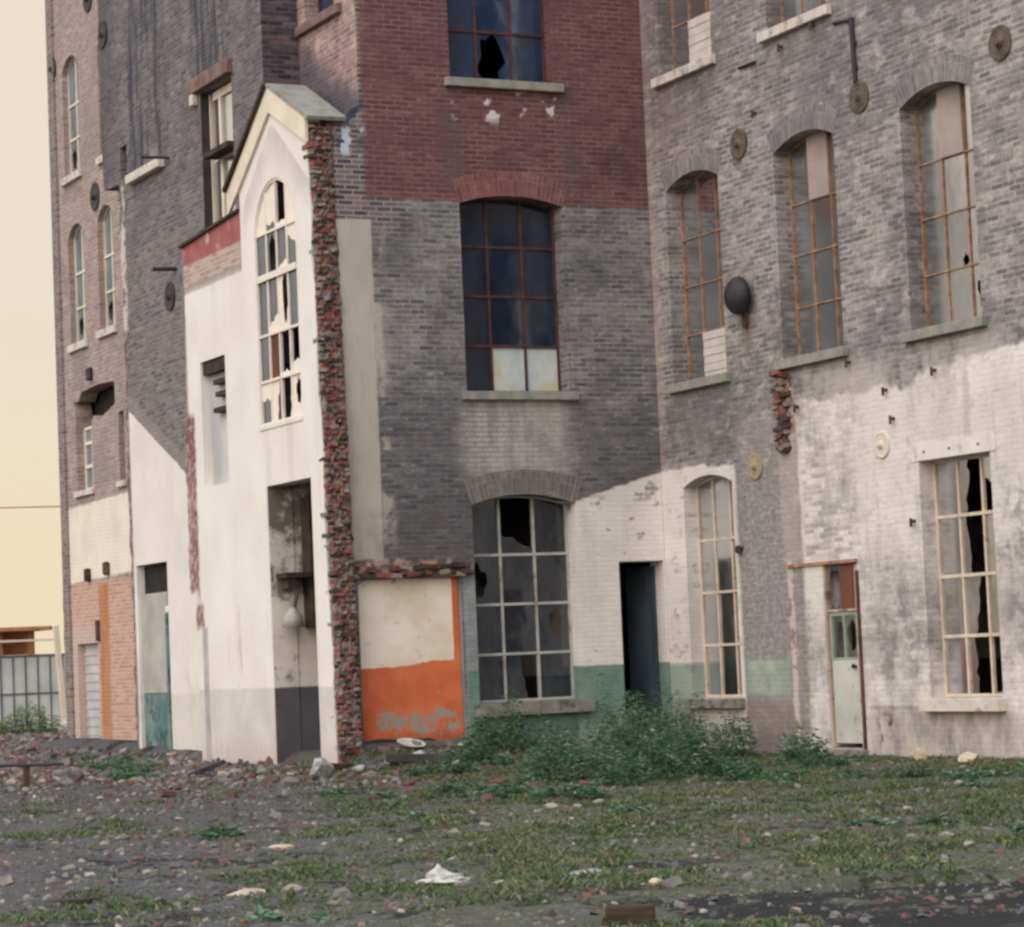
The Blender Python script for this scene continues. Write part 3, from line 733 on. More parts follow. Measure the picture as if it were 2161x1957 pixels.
OFF = {}
def window(parent, pl, u0, u1, z0, zs, rise, cols, rows, mats, depth=0.26, bar=0.022, cells=None, sill=None, vis=None, frame_w=0.035, name="window", arch=None, archm=None, head_bars=True):
    """steel or timber window: frame mesh (the part) with pane, sill, arch and board sub-parts.
    rows = z values of the horizontal bars; cells[(col,row)] = spec for one pane, row 0 at the bottom"""
    off = OFF[parent.name]
    cells = cells or {}
    fr = MB()
    f0, f1 = depth, depth + 0.05
    e = 0.004
    pl.box(fr, u0 + e, u0 + frame_w, z0 + e, zs, f0, f1); pl.box(fr, u1 - frame_w, u1 - e, z0 + e, zs, f0, f1)
    pl.box(fr, u0 + frame_w, u1 - frame_w, z0 + e, z0 + frame_w + e, f0 + 0.002, f1 - 0.002)
    # arched head piece
    top = arch_pts(u0 + e, u1 - e, zs, rise, 12); inn = arch_pts(u0 + frame_w, u1 - frame_w, zs - (0.0 if rise > 1e-4 else frame_w), rise - (0.03 if rise > 1e-4 else 0), 12)
    for i in range(len(top) - 1):
        a, b, cc, dd = top[i], top[i + 1], inn[i + 1], inn[i]
        for (d0, d1) in ((f0, f0), (f1, f1)):
            fr.poly([pl(*a, d0), pl(*b, d0), pl(*cc, d0), pl(*dd, d0)])
        fr.poly([pl(*dd, f0), pl(*cc, f0), pl(*cc, f1), pl(*dd, f1)])
    us = [u0 + (u1 - u0) * i / cols for i in range(cols + 1)]
    for u in us[1:-1]:
        wv = rng.uniform(-0.004, 0.004)
        pl.box(fr, u - bar / 2 + wv, u + bar / 2 + wv, z0 + frame_w, arch_z(u, u0, u1, zs, rise) - 0.012, f0 + 0.004, f1 - 0.006)
    for z in rows:
        pl.box(fr, u0 + frame_w, u1 - frame_w, z - bar / 2, z + bar / 2, f0 - 0.003, f1 - 0.010)
    wn = fr.build(name, mats['frame'], parent, off)
    zz = [z0] + list(rows) + [None]
    pan, bo = {}, {}
    pm, bm_ = [], []
    PM, BM = MB(), MB()
    def slot(lst, mname):
        if mname not in lst: lst.append(mname)
        return lst.index(mname)
    pd = depth + 0.024
    for ci in range(cols):
        for ri in range(len(zz) - 1):
            a, b = us[ci] + 0.003, us[ci + 1] - 0.003
            zl = zz[ri] + 0.003
            if zz[ri + 1] is None:
                hd = [(u, arch_z(u, u0, u1, zs, rise) - 0.006) for u in [b + (a - b) * k / 5 for k in range(6)]]
            else:
                hd = [(b, zz[ri + 1] - 0.003), (a, zz[ri + 1] - 0.003)]
            spec = cells.get((ci, ri), mats['glass'])
            outer = [(a, zl), (b, zl)] + hd
            dj = rng.uniform(-0.004, 0.004)
            def add(poly, mname, holes=()):
                polys = [[Vector((u, z, 0)) for u, z in q] for q in [poly] + list(holes)]
                flat = [p for q in polys for p in q]
                mi = slot(pm, mname)
                bb = len(PM.v)
                tl = [rng.uniform(-0.004, 0.004) for _ in range(2)]
                PM.v += [pl(p.x, p.y, pd + dj + tl[0] * (p.x - a) / (b - a) + tl[1] * (p.y - zl)) for p in flat]
                for t in tessellate_polygon(polys):
                    PM.f.append(tuple(bb + i for i in t)); PM.m.append(mi)
            if spec is None: continue
            if isinstance(spec, str):
                if spec.startswith('slat:'):
                    mi = slot(bm_, spec[5:]); n = 6; zt = hd[0][1]
                    for k in range(n):
                        za, zb = zl + (zt - zl) * k / n, zl + (zt - zl) * (k + 0.93) / n
                        pl.box(BM, a, b, za, zb, depth - 0.012 - (0.006 if k % 2 else 0), depth + 0.0, mi)
                elif spec.startswith('board:'):
                    mi = slot(bm_, spec[6:])
                    BM_outer = [(a, zl), (b, zl)] + hd
                    for d in (depth - 0.018, depth - 0.002):
                        BM.poly([pl(u, z, d) for u, z in BM_outer], mi)
                    for i in range(len(BM_outer)):
                        p, q = BM_outer[i], BM_outer[(i + 1) % len(BM_outer)]
                        BM.poly([pl(*p, depth - 0.018), pl(*q, depth - 0.018), pl(*q, depth - 0.002), pl(*p, depth - 0.002)], mi)
                else: add(outer, spec)
            elif spec[0] == 'hole':            # ('hole', glass, cu, cz, ru, rz): jagged hole, relative 0..1
                _, g, cu, cz, ru, rz = spec
                zt = min(z for u, z in hd); n = 13; hp = []
                for k in range(n):
                    an = -2 * math.pi * k / n; rr = rng.uniform(0.62, 0.9) if k % 2 else rng.uniform(0.85, 1.2)
                    uu = a + (b - a) * (cu + ru * rr * math.cos(an)); z_ = zl + (zt - zl) * (cz + rz * rr * math.sin(an))
                    hp.append((min(max(uu, a + 0.008), b - 0.008), min(max(z_, zl + 0.008), zt - 0.008)))
                add(outer, g, [hp])
            elif spec[0] == 'split':           # ('split', lower, upper, f_left, f_right): jagged break between two materials
                _, lo, hi, fl, f2 = spec
                zt = min(z for u, z in hd)
                pa, pb = (a, zl + (zt - zl) * fl), (b, zl + (zt - zl) * f2)
                jl = jag(pa, pb, 6, 0.035)
                if lo: add([(a, zl), (b, zl), pb] + jl[::-1] + [pa], lo)
                if hi: add([pa] + jl + [pb] + hd, hi)
            elif spec[0] == 'vsplit':
                _, le, ri_, fb, ft = spec
                zt = hd[0][1]
                pb_, pt = (a + (b - a) * fb, zl), (a + (b - a) * ft, min(zt, arch_z(a + (b - a) * ft, u0, u1, zs, rise) - 0.006 if zz[ri + 1] is None else zt))
                jl = jag(pb_, pt, 7, 0.03)
                if le: add([(a, zl), pb_] + jl + [pt, hd[-1]], le)
                if ri_: add([pb_, (b, zl), hd[0], pt] + jl[::-1], ri_)
    if PM.f: PM.build("pane", [M[q] for q in pm], wn)
    if BM.f: BM.build("board", [M[q] for q in bm_], wn)
    if sill:
        sm_ = MB(); ext, th, pro = sill[1], sill[2], sill[3]
        pl.box(sm_, u0 - ext, u1 + ext, z0 - th, z0 - 0.004, -pro, -0.003)
        pl.box(sm_, u0 + 0.003, u1 - 0.003, z0 - th + 0.006, z0 - 0.001, -0.002, depth + 0.07)
        sm_.build("sill", M[sill[0]], wn, bevel=0.008)
    if arch:
        am = MB(); n = 22; hgt = arch
        uu0, uu1 = u0 - 0.07, u1 + 0.07
        lo = arch_pts(u0, u1, zs, rise, n) if rise > 1e-4 else [(u1 + (u0 - u1) * i / n, zs) for i in range(n + 1)]
        cu = (u0 + u1) / 2; r = ((u1 - u0) ** 2 / 4 + rise * rise) / (2 * rise); cz = zs + rise - r
        acc = 0.0
        for i in range(n):
            p, q = lo[i], lo[i + 1]
            def out(s_):
                dx, dz = s_[0] - cu, s_[1] - cz; L = math.hypot(dx, dz)
                return (s_[0] + dx / L * hgt, s_[1] + dz / L * hgt)
            po, qo = out(p), out(q); L = math.hypot(q[0] - p[0], q[1] - p[1])
            fi = am.poly([pl(*p, -0.005), pl(*q, -0.005), pl(*qo, -0.005), pl(*po, -0.005)])
            am.uv[fi] = [(acc, 0), (acc + L, 0), (acc + L, hgt), (acc, hgt)]
            fi = am.poly([pl(*p, -0.005), pl(*q, -0.005), pl(*q, 0.0), pl(*p, 0.0)])
            am.uv[fi] = [(acc, 0), (acc + L, 0), (acc + L, 0.02), (acc, 0.02)]
            acc += L
        am.build("arch", archm, wn)
    return wn

A_RED = mat_arch("red_brick_arch", S(122, 74, 72), S(156, 100, 92), S(176, 140, 132))
A_GREY = mat_arch("grey_brick_arch", S(112, 106, 106), S(148, 138, 134), S(168, 158, 150))
A_RIGHT = mat_arch("sooty_brick_arch", S(122, 118, 118), S(164, 156, 154), S(172, 166, 162))

PC, PR, PB = Plane('y', 0.0), Plane('x', 0.0), Plane('y', 2.02)
PX, PG, PW, PL = Plane('x', -4.27), Plane('x', -4.81), Plane('x', -5.0), Plane('x', -4.36)
TOP = 13.4

# ================================================================== THE SETTING: ground
def vnoise(x, y, s):
    def h(i, j_):
        n = (i * 374761393 + j_ * 668265263 + s * 974634777) & 0xffffffff
        n = ((n ^ (n >> 13)) * 1274126177) & 0xffffffff
        return ((n ^ (n >> 16)) & 0xffff) / 65535.0
    xi, yi = math.floor(x), math.floor(y); fx, fy = x - xi, y - yi
    fx, fy = fx * fx * (3 - 2 * fx), fy * fy * (3 - 2 * fy)
    a = h(xi, yi) + (h(xi + 1, yi) - h(xi, yi)) * fx; b = h(xi, yi + 1) + (h(xi + 1, yi + 1) - h(xi, yi + 1)) * fx
    return a + (b - a) * fy
def fbm(x, y, s, o=4):
    t, a, k = 0, 0.5, 0
    for i in range(o):
        t += a * vnoise(x, y, s + i * 17); k += a; x, y, a = x * 2.03, y * 2.03, a * 0.5
    return t / k
def sst(x, a, b):
    t = min(1, max(0, (x - a) / (b - a))); return t * t * (3 - 2 * t)
def ground_z(x, y):
    if x < -70 or x > 60 or y < -60 or y > 90: return -0.02
    z = (fbm(x * 0.55, y * 0.55, 3) - 0.5) * 0.12 + (fbm(x * 2.2, y * 2.2, 11) - 0.5) * 0.08
    z *= 1 - 0.85 * sst(y, 5, 12)
    # rubble bank against the walls
    near = sst(y, -2.6, -0.3) * sst(x, -5.15, -4.6) * sst(x, -1.6, -3.4)
    z += near * 0.20
    z += sst(x, -6.4, -5.0) * sst(y, 4.5, 8) * 0.06 * (1 - sst(y, 14, 20)) - 0.03 * sst(y, -6, -1) * sst(x, -4.6, -5.6)
    # shallow tarry ditch in the right foreground
    d = abs((y + 18.95) - (x + 9.6) * -0.12 + (fbm(x * 1.2, 4, 5) - 0.5) * 0.5)
    z -= (1 - sst(d, 0.05, 0.30)) * sst(x, -10.5, -9.8) * 0.16
    return z

def frange(a, b, s):
    n = max(1, int(round((b - a) / s))); return [a + (b - a) * i / n for i in range(n)]
gx = frange(-400, -70, 110) + frange(-70, -26, 5.5) + frange(-26, -15.6, 0.8) + frange(-15.6, 1.0, 0.12) + frange(1, 16, 1.5) + frange(16, 60, 8) + frange(60, 400, 110) + [400]
gy = frange(-400, -60, 110) + frange(-60, -24, 4) + frange(-24, 2.0, 0.12) + frange(2, 15, 0.16) + frange(15, 40, 1.5) + frange(40, 90, 8) + frange(90, 600, 130) + [600]
gm = MB()
gm.v = [(x, y, ground_z(x, y)) for y in gy for x in gx]
nx = len(gx)
gm.f = [(r * nx + c, r * nx + c + 1, (r + 1) * nx + c + 1, (r + 1) * nx + c) for r in range(len(gy) - 1) for c in range(nx - 1)]
gm.m = [0] * len(gm.f)

def soil_patch(x, y):
    return sst(fbm(x * 1.9, y * 1.9, 131, 4), 0.40, 0.58)
def green_amt(x, y):
    """where weeds and grass have taken hold on the yard, 0..1"""
    n = fbm(x * 0.42, y * 0.42, 21, 5) * 0.62 + fbm(x * 2.1, y * 2.1, 77, 3) * 0.38
    side = sst(x - 0.507 * y, -4.6, -1.2)
    wallw = sst(y - x * 0.55, -8.5, -3.0) * sst(x, -6.6, -4.6)
    fore = 1 - sst(y, -14.5, -19.0) * 0.0
    g = n + side * 0.27 - 0.015 + wallw * 0.25 - sst(-y, 17.6, 20) * 0.14
    g -= 0.35 * sst(x, -11.2, -10.3) * sst(-y + (fbm(x, y, 8) - .5) * 1.2, 18.3, 19.1)
    return sst(g, 0.44, 0.64) * (0.25 + 0.75 * soil_patch(x, y))

def mat_ground():
    c = Ctx("cinder_and_mud_yard")
    big = c.nz(0.35, 6, 0.6)
    med = c.nz(1.6, 6, 0.65)
    fin = c.nz(11, 5, 0.7)
    grit = c.nz(38, 3, 0.7)
    col = c.mix(big, S(82, 82, 88), S(110, 106, 103))
    blue = c.sm(c.X - 0.507 * c.Y + (med - 0.5) * 2.0, -1.6, -4.6)
    col = c.mix(blue * 0.6, col, S(86, 89, 100))
    col = c.mix(med * 0.6, col, S(92, 84, 78))
    mud = c.sm(c.noise(0.8, 6, 0.65), 0.48, 0.62)
    col = c.mix(mud * 0.4, col, S(104, 95, 80))
    moss = c.sm(c.noise(0.5, 6, 0.65) + c.sm(c.X - 0.507 * c.Y, -4.6, -1.2) * 0.16, 0.48, 0.66)
    col = c.mix(moss * (0.35 + 0.4 * fin), col, S(86, 98, 68))
    col = c.mix(c.sm(c.noise(6, 5, 0.7), 0.54, 0.66) * 0.55, col, S(58, 54, 58))
    col = c.mix(grit * 0.4, col, c.mix(0.5, col, S(168, 158, 150)))
    col = c.mix(c.sm(c.noise(17, 3, 0.6), 0.60, 0.68) * 0.7, col, S(176, 162, 150))
    tar = c.sm(c.noise(1.2, 5, 0.65) + (c.noise(7, 5, 0.75) - 0.5) * 0.5 + c.box(c.X, c.Y, -11.0, -8.0, -21.5, -18.8, 0.35) * 0.22, 0.55, 0.64)
    col = c.mix(tar * 0.85, col, S(44, 42, 48))
    return c.finish(col, 0.95, fin + grit * 0.5 + med * 0.6, 0.9, 0.03, 0.15)
g_o = gm.build("ground", mat_ground(), smooth=True)
tag(g_o, "rough cinder and mud yard in front of the ruin", None, None, "structure")

# ================================================================== FACTORY
fac = root("brick_factory", (-2.0, 0.0, 0.0), "tall derelict brick factory with a red upper storey and a whitewashed right wing", "factory")
OFF["brick_factory"] = (2.0, 0.0, 0.0)
fo = OFF["brick_factory"]
CW = dict(u0=-2.88, u1=-1.34)

c_open = [opening(-2.88, -1.34, 0.72, 3.36, 0.13), opening(-2.88, -1.34, 4.86, 7.38, 0.12), opening(-2.94, -1.36, 9.06, 11.9, 0.12),
          opening(-0.72, -0.03, 0.0, 2.56, 0.0), opening(-4.55, -3.08, 0.30, 2.42, 0.0)]
mb = MB()
outer = [(-4.66, -0.4), (-0.004, -0.4), (-0.004, TOP), (-4.27, TOP), (-4.27, 8.62), (-4.40, 8.55), (-4.52, 8.40), (-4.66, 8.36)]
wall(mb, PC, outer, c_open, 0.38)
mb.build("wall", M['center'], fac, fo)

r_open = [opening(-1.86, -0.58, 0.68, 3.50, 0.13), opening(-7.44, -6.06, 0.66, 3.40, 0.0), opening(-4.66, -3.90, 0.06, 2.30, 0.0)]
for uc in (-1.18, -3.95, -6.75, -9.55, -12.3):
    r_open.append(opening(uc - 0.69, uc + 0.69, 4.92, 7.54, 0.16))
    r_open.append(opening(uc - 0.69, uc + 0.69, 9.12, 11.8, 0.16))
r_open.append(opening(-12.99, -11.6, 0.66, 3.40, 0.0))
mb = MB()
wall(mb, PR, [(-14.0, -0.4), (0.0, -0.4), (0.0, TOP), (-14.0, TOP)], r_open, 0.38)
mb.build("wall", M['right'], fac, fo, label="right wing wall, sooty above and whitewashed below")

# small upper faces left of the red storey and the dark rear wing
mb = MB()
wall(mb, PX, [(0.39, 7.6), (2.02, 7.6), (2.02, TOP), (0.39, TOP)] , [opening(0.72, 1.75, 10.1, 12.2, 0.0)], 0.35)
mb.box((-4.274, 0.003, 8.62), (-4.10, 0.388, TOP - 0.01))
mb.build("wall", M['pink'], fac, fo, label="pale pink side wall beside the red storey")
mb = MB()
wall(mb, PB, [(-4.808, 8.4), (-4.272, 8.4), (-4.272, TOP), (-4.808, TOP)], [], 0.3)
mb.build("wall", M['raw_dark'], fac, fo, label="narrow dark brick face above the little roof")
g_open = [opening(3.26, 4.56, 7.56, 9.70, 0.0), opening(6.74, 8.20, 0.12, 3.0, 0.0), opening(8.02, 8.34, 9.12, 9.62, 0.0)]
endp = []
for k in range(34):
    z = 9.05 - k * 0.285
    endp.append((8.46 + rng.uniform(-0.05, 0.06), z))
outer = [(2.025, -0.4), (8.45, -0.4)] + endp[::-1] + [(9.22, 9.1), (9.26, 9.5), (9.24, 10.5), (9.25, TOP), (2.025, TOP)]
g_open_all = g_open
mb = MB()
wall(mb, PG, outer, g_open_all, 0.34)
mb.build("wall", M['dark'], fac, fo, label="dark sooty wing wall with a whitewashed lean-to outline")

# far walls, roof, floors: the rest of the shell
mb = MB()
mb.box((-4.4, 13.2, -0.3), (11.6, 13.55, TOP - 0.02))
mb.box((11.62, -14.0, -0.3), (12.0, 13.55, TOP - 0.02))
mb.box((0.39, -14.0, -0.3), (11.6, -13.65, TOP - 0.02))
mb.box((-4.46, 9.3, 9.0), (-3.9, 9.6, TOP - 0.02))
mb.build("rear_wall", M['plain'], fac, fo)
mb = MB()
mb.box((0.1, -13.9, TOP), (11.9, 13.4, TOP + 0.25)); mb.box((-4.2, 0.1, TOP + 0.002), (0.098, 13.4, TOP + 0.25)); mb.box((-4.78, 2.1, TOP + 0.004), (-4.202, 9.2, TOP + 0.25))
mb.build("roof", M['timber_dark'], fac, fo)
mb = MB()
for z in (4.05, 8.35):
    mb.box((0.40, -13.6, z), (11.58, 13.15, z + 0.2)); mb.box((-4.20, 0.42, z + 0.002), (0.398, 13.15, z + 0.2))
mb.build("floor", M['timber_dark'], fac, fo)

# interior partitions with a painted dado
def mat_interior(name, hi, lo, zd=1.06):
    c = Ctx(name)
    col = c.mix(c.nz(0.9, 5, 0.65), hi, tuple(q * 0.72 for q in hi[:3]) + (1,))
    col = c.mix(c.sm(c.noise(1.6, 6, 0.72) + c.sm(c.Z, 1.9, 3.3) * 0.22, 0.55, 0.68) * 0.8, col, S(58, 52, 52))  # dirty blotches, denser higher up, with the ceiling's shading painted into them
    col = c.mix(c.sm(c.Z, zd + 0.015, zd - 0.015), col, c.mix(c.nz(2, 4), lo, tuple(q * 0.7 for q in lo[:3]) + (1,)))
    return c.finish(col, 0.92, c.noise(4, 4), 0.3, 0.01)
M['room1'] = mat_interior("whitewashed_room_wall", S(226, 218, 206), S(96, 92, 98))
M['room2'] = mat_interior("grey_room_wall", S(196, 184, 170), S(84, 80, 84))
mb = MB()
mb.box((-4.64, 1.955, -0.05), (-3.19, 2.15, 4.0)); mb.box((-3.18, 0.40, -0.05), (-3.0, 2.345, 4.0)); mb.box((-4.64, 0.40, 3.85), (-3.19, 1.95, 4.0))
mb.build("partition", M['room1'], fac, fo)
mb = MB()
mb.box((-2.99, 3.2, -0.05), (-0.6, 3.4, 4.0)); mb.box((-1.15, 0.40, -0.05), (-0.95, 3.19, 4.0))
mb.box((0.42, -0.52, -0.05), (4.0, -0.40, 4.0)); mb.box((3.2, -8.0, -0.05), (3.4, -0.6, 4.0))
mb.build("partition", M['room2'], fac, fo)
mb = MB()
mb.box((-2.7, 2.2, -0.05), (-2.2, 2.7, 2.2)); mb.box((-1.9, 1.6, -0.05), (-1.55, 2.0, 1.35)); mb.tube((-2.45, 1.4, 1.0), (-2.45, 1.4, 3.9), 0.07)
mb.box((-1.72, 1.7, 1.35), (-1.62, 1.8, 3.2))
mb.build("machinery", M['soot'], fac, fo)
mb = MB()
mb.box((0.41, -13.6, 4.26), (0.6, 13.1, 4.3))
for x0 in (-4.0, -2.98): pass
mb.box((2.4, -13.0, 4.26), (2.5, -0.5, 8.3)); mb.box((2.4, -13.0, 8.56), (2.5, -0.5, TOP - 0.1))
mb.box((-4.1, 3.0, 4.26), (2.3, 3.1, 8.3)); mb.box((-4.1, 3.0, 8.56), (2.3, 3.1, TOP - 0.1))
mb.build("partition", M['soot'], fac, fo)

# ---- windows in the middle wall
mD = dict(frame=M['dark_frame'], glass='glass_dark')
window(fac, PC, -2.88, -1.34, 4.86, 7.38, 0.12, 3, [5.50, 6.17, 6.84], mD, bar=0.035,
       cells={(1, 0): 'pane_pale', (2, 0): 'pane_pale', }, sill=('stone', 0.09, 0.115, 0.09), arch=0.33, archm=A_RED)
window(fac, PC, -2.94, -1.36, 9.06, 11.9, 0.12, 3, [9.78, 10.5, 11.2], dict(frame=M['dark_frame'], glass='glass_blue'), bar=0.035,
       cells={(1, 0): ('hole', 'glass_blue', 0.42, 0.45, 0.38, 0.62)}, sill=('stone', 0.09, 0.12, 0.09), arch=0.33, archm=A_RED)
window(fac, PC, -2.88, -1.34, 0.74, 3.36, 0.13, 3, [1.38, 2.04, 2.70], dict(frame=M['grey_frame'], glass='glass_clear'), bar=0.036,
       cells={(1, 3): ('split', 'glass_clear', None, 0.35, 0.12), (0, 2): ('hole', 'glass_clear', 0.32, 0.45, 0.3, 0.42), (2, 1): ('hole', 'glass_clear', 0.55, 0.6, 0.22, 0.3),
              (1, 0): ('vsplit', 'glass_clear', None, 0.62, 0.5), (0, 1): ('vsplit', None, 'glass_clear', 0.2, 0.25)},
       sill=('stone_dark', 0.10, 0.17, 0.13), arch=0.33, archm=A_GREY)
# ---- windows in the right wing
mR = dict(frame=M['rust_frame'], glass='glass_dull')
rowz = [5.57, 6.23, 6.88]
window(fac, PR, -1.87, -0.49, 4.92, 7.54, 0.16, 3, rowz, mR, depth=0.22, bar=0.018, frame_w=0.022, cells={(1, 0): 'slat:board_white', (0, 0): 'slat:board_white', (0, 3): 'glass_clear', (1, 3): ('vsplit', 'glass_clear', 'glass_dull', 0.85, 0.85)}, sill=('stone', 0.10, 0.125, 0.09), arch=0.3, archm=A_RIGHT)
window(fac, PR, -4.64, -3.26, 4.92, 7.54, 0.16, 3, rowz, mR, depth=0.22, bar=0.018, frame_w=0.022, cells={(1, 3): 'board:pane_pink'}, sill=('stone', 0.10, 0.125, 0.09), arch=0.3, archm=A_RIGHT)
window(fac, PR, -7.44, -6.06, 4.92, 7.54, 0.16, 3, rowz, mR, depth=0.22, bar=0.018, frame_w=0.022, cells={(1, 3): 'board:pane_pink', (1, 1): ('hole', 'glass_dull', 0.22, 0.12, 0.14, 0.12), (0, 0): ('hole', 'glass_dull', 0.55, 0.55, 0.3, 0.32)}, sill=('stone', 0.10, 0.125, 0.09), arch=0.3, archm=A_RIGHT)
for uc in (-9.55, -12.3):
    window(fac, PR, uc - 0.69, uc + 0.69, 4.92, 7.54, 0.16, 3, rowz, mR, depth=0.22, bar=0.018, frame_w=0.022, sill=('stone', 0.10, 0.125, 0.09), arch=0.3, archm=A_RIGHT)
rz3 = [9.82, 10.5, 11.15]
window(fac, PR, -1.87, -0.49, 9.12, 11.8, 0.16, 3, rz3, mR, depth=0.22, bar=0.018, frame_w=0.022, cells={(1, 0): 'slat:board_white', (0, 0): 'slat:board_white', (0, 1): 'glass_blue'}, sill=('stone_pale', 0.12, 0.13, 0.09), arch=0.3, archm=A_RIGHT)
for uc in (-3.95, -6.75, -9.55, -12.3):
    window(fac, PR, uc - 0.69, uc + 0.69, 9.12, 11.8, 0.16, 3, rz3, mR, depth=0.22, bar=0.018, frame_w=0.022, sill=('stone_pale', 0.12, 0.13, 0.09), arch=0.3, archm=A_RIGHT)
mW = dict(frame=M['cream_frame'], glass='glass_dim')
window(fac, PR, -1.86, -0.58, 0.68, 3.50, 0.13, 3, [1.38, 2.08, 2.78], mW, depth=0.20, bar=0.034,
       cells={(0, 2): ('hole', 'glass_dim', 0.6, 0.35, 0.2, 0.3), (0, 1): ('vsplit', None, 'glass_dim', 0.8, 0.9), (0, 0): ('vsplit', None, 'glass_dim', 0.6, 0.75), (1, 1): ('vsplit', None, 'glass_dim', 0.1, 0.2)},
       sill=('stone_dark', 0.07, 0.13, 0.10))
window(fac, PR, -7.44, -6.06, 0.66, 3.40, 0.0, 3, [1.36, 2.05, 2.74], mW, depth=0.20, bar=0.038,
       cells={(1, 3): ('vsplit', None, 'glass_dim', 0.72, 0.55), (1, 2): ('vsplit', None, 'glass_dim', 0.66, 0.78), (1, 1): ('vsplit', None, 'glass_dim', 0.60, 0.30),
              (1, 0): ('vsplit', None, 'glass_dim', 0.62, 0.70), (0, 0): ('split', 'glass_dim', None, 0.2, 0.1), (0, 2): ('vsplit', None, 'glass_dim', 0.5, 0.25), (0, 3): ('split', None, 'glass_dim', 0.3, 0.6)},
       sill=('stone_pale', 0.06, 0.15, 0.14))
window(fac, PR, -12.99, -11.6, 0.66, 3.40, 0.0, 3, [1.36, 2.05, 2.74], mW, depth=0.20, bar=0.038, sill=('stone_pale', 0.06, 0.15, 0.14))
mb = MB(); PR.box(mb, -7.56, -5.94, 3.405, 3.60, -0.012, -0.002)
mb.build("lintel", simple('limewashed_lintel', S(212, 204, 198), S(230, 222, 214), 4, 0.9, 0.3, extra=(4, 0.56, S(168, 158, 154), 0.6)), fac, fo)
for u in (-7.25, -6.7, -6.2):
    mb = MB(); mb.lathe((-0.012, u, 3.5), (-1, 0, 0), [(0, 0.016), (0.012, 0.013)], 8); mb.build("bolt", M['rust'], fac, fo)
# pink side wall window and dark wing window
window(fac, PX, 0.72, 1.75, 10.1, 12.2, 0.0, 2, [10.8, 11.5], dict(frame=M['dark_frame'], glass='glass_blue'), depth=0.2)
mb = MB(); PX.box(mb, 0.45, 1.95, 9.96, 10.09, -0.08, -0.003); mb.build("ledge", M['lintel_wood'], fac, fo, bevel=0.008)

def sash(parent, pl, u0, u1, z0, z1, zmid, depth):
    off = OFF[parent.name]
    fr = MB()
    for (a, b) in ((u0 + 0.01, u0 + 0.30), (u0 + 0.80, u0 + 0.90), (u1 - 0.05, u1 - 0.012)):
        pl.box(fr, a, b, z0 + 0.02, z1 - 0.02, depth, depth + 0.07)
    pl.box(fr, u0 + 0.20, u1 - 0.16, zmid - 0.07, zmid + 0.07, depth + 0.004, depth + 0.074)
    pl.box(fr, u0 + 0.20, u1 - 0.16, z1 - 0.14, z1 - 0.022, depth + 0.004, depth + 0.074)
    wn = fr.build("window", M['rake_white'], parent, off)
    p = MB(); p.poly([pl(u0 + 0.02, z0 + 0.02, depth + 0.04), pl(u1 - 0.02, z0 + 0.02, depth + 0.04), pl(u1 - 0.02, z1 - 0.02, depth + 0.04), pl(u0 + 0.02, z1 - 0.02, depth + 0.04)])
    p.build("pane", M['glass_dull'], wn)
    q = MB(); pl.box(q, u0 - 0.02, u1 - 0.3, zmid - 0.05, zmid + 0.03, -0.10, depth - 0.02)
    q.build("hanging_board", M['timber_dark'], wn)
    return wn
sash(fac, PG, 3.26, 4.56, 7.56, 9.70, 8.72, 0.13)
mb = MB(); PG.box(mb, 4.548, 4.557, 7.57, 9.69, 0.004, 0.125); mb.build('jamb_dark_strip', M['iron'], fac, fo)  # added strip that makes the recessed brick jamb dark, no lining there
mb = MB(); PG.box(mb, 3.2, 4.78, 9.72, 9.93, -0.09, -0.003); mb.build("lintel", M['lintel_wood'], fac, fo, bevel=0.01)
mb = MB(); PG.box(mb, 4.66, 4.80, 9.55, 9.71, -0.09, -0.003); mb.build("lintel", M['stone_pale'], fac, fo, bevel=0.01, label="pale end block of the old lintel")
mb = MB(); PG.box(mb, 6.2, 7.78, 8.93, 9.07, -0.12, -0.003); mb.build("sill", M['stone_pale'], fac, fo, bevel=0.012)

# ---- doors
def rot_panel(name, pts_box, hinge, ang, m_, parent, off):
    mbq = MB(); mbq.box(*pts_box)
    mt = Matrix.Translation(hinge) @ Matrix.Rotation(ang, 4, 'Z') @ Matrix.Translation(-Vector(hinge))
    mbq.v = [tuple(mt @ Vector(q)) for q in mbq.v]
    return mbq.build(name, m_, parent, off)
M['door_blue'] = simple("faded_blue_door", S(50, 60, 74), S(80, 92, 102), 2, 0.75, 0.3, st=(1, 1, 0.3))
M['door_green'] = simple("pale_green_door_paint", S(180, 182, 170), S(204, 204, 192), 1.6, 0.7, 0.2, extra=(3.2, 0.58, S(168, 140, 96), 0.7))
M['door_green_dark'] = simple("green_door_frame", S(128, 142, 122), S(158, 168, 148), 3, 0.75, 0.3)
M['frame_worn'] = simple("worn_timber_jamb", S(168, 140, 122), S(204, 184, 168), 4, 0.85, 0.4, st=(1, 1, 0.25), extra=(4, 0.52, S(108, 72, 60), 0.8))
rot_panel("door", ((-0.67, 0.20, 0.02), (-0.07, 0.245, 2.5)), (-0.05, 0.22, 0), R_(-80), M['door_blue'], fac, fo)
mb = MB(); PC.box(mb, -0.715, -0.64, 0.0, 2.55, 0.12, 0.30); mb.build("door_post", M['timber_dark'], fac, fo)
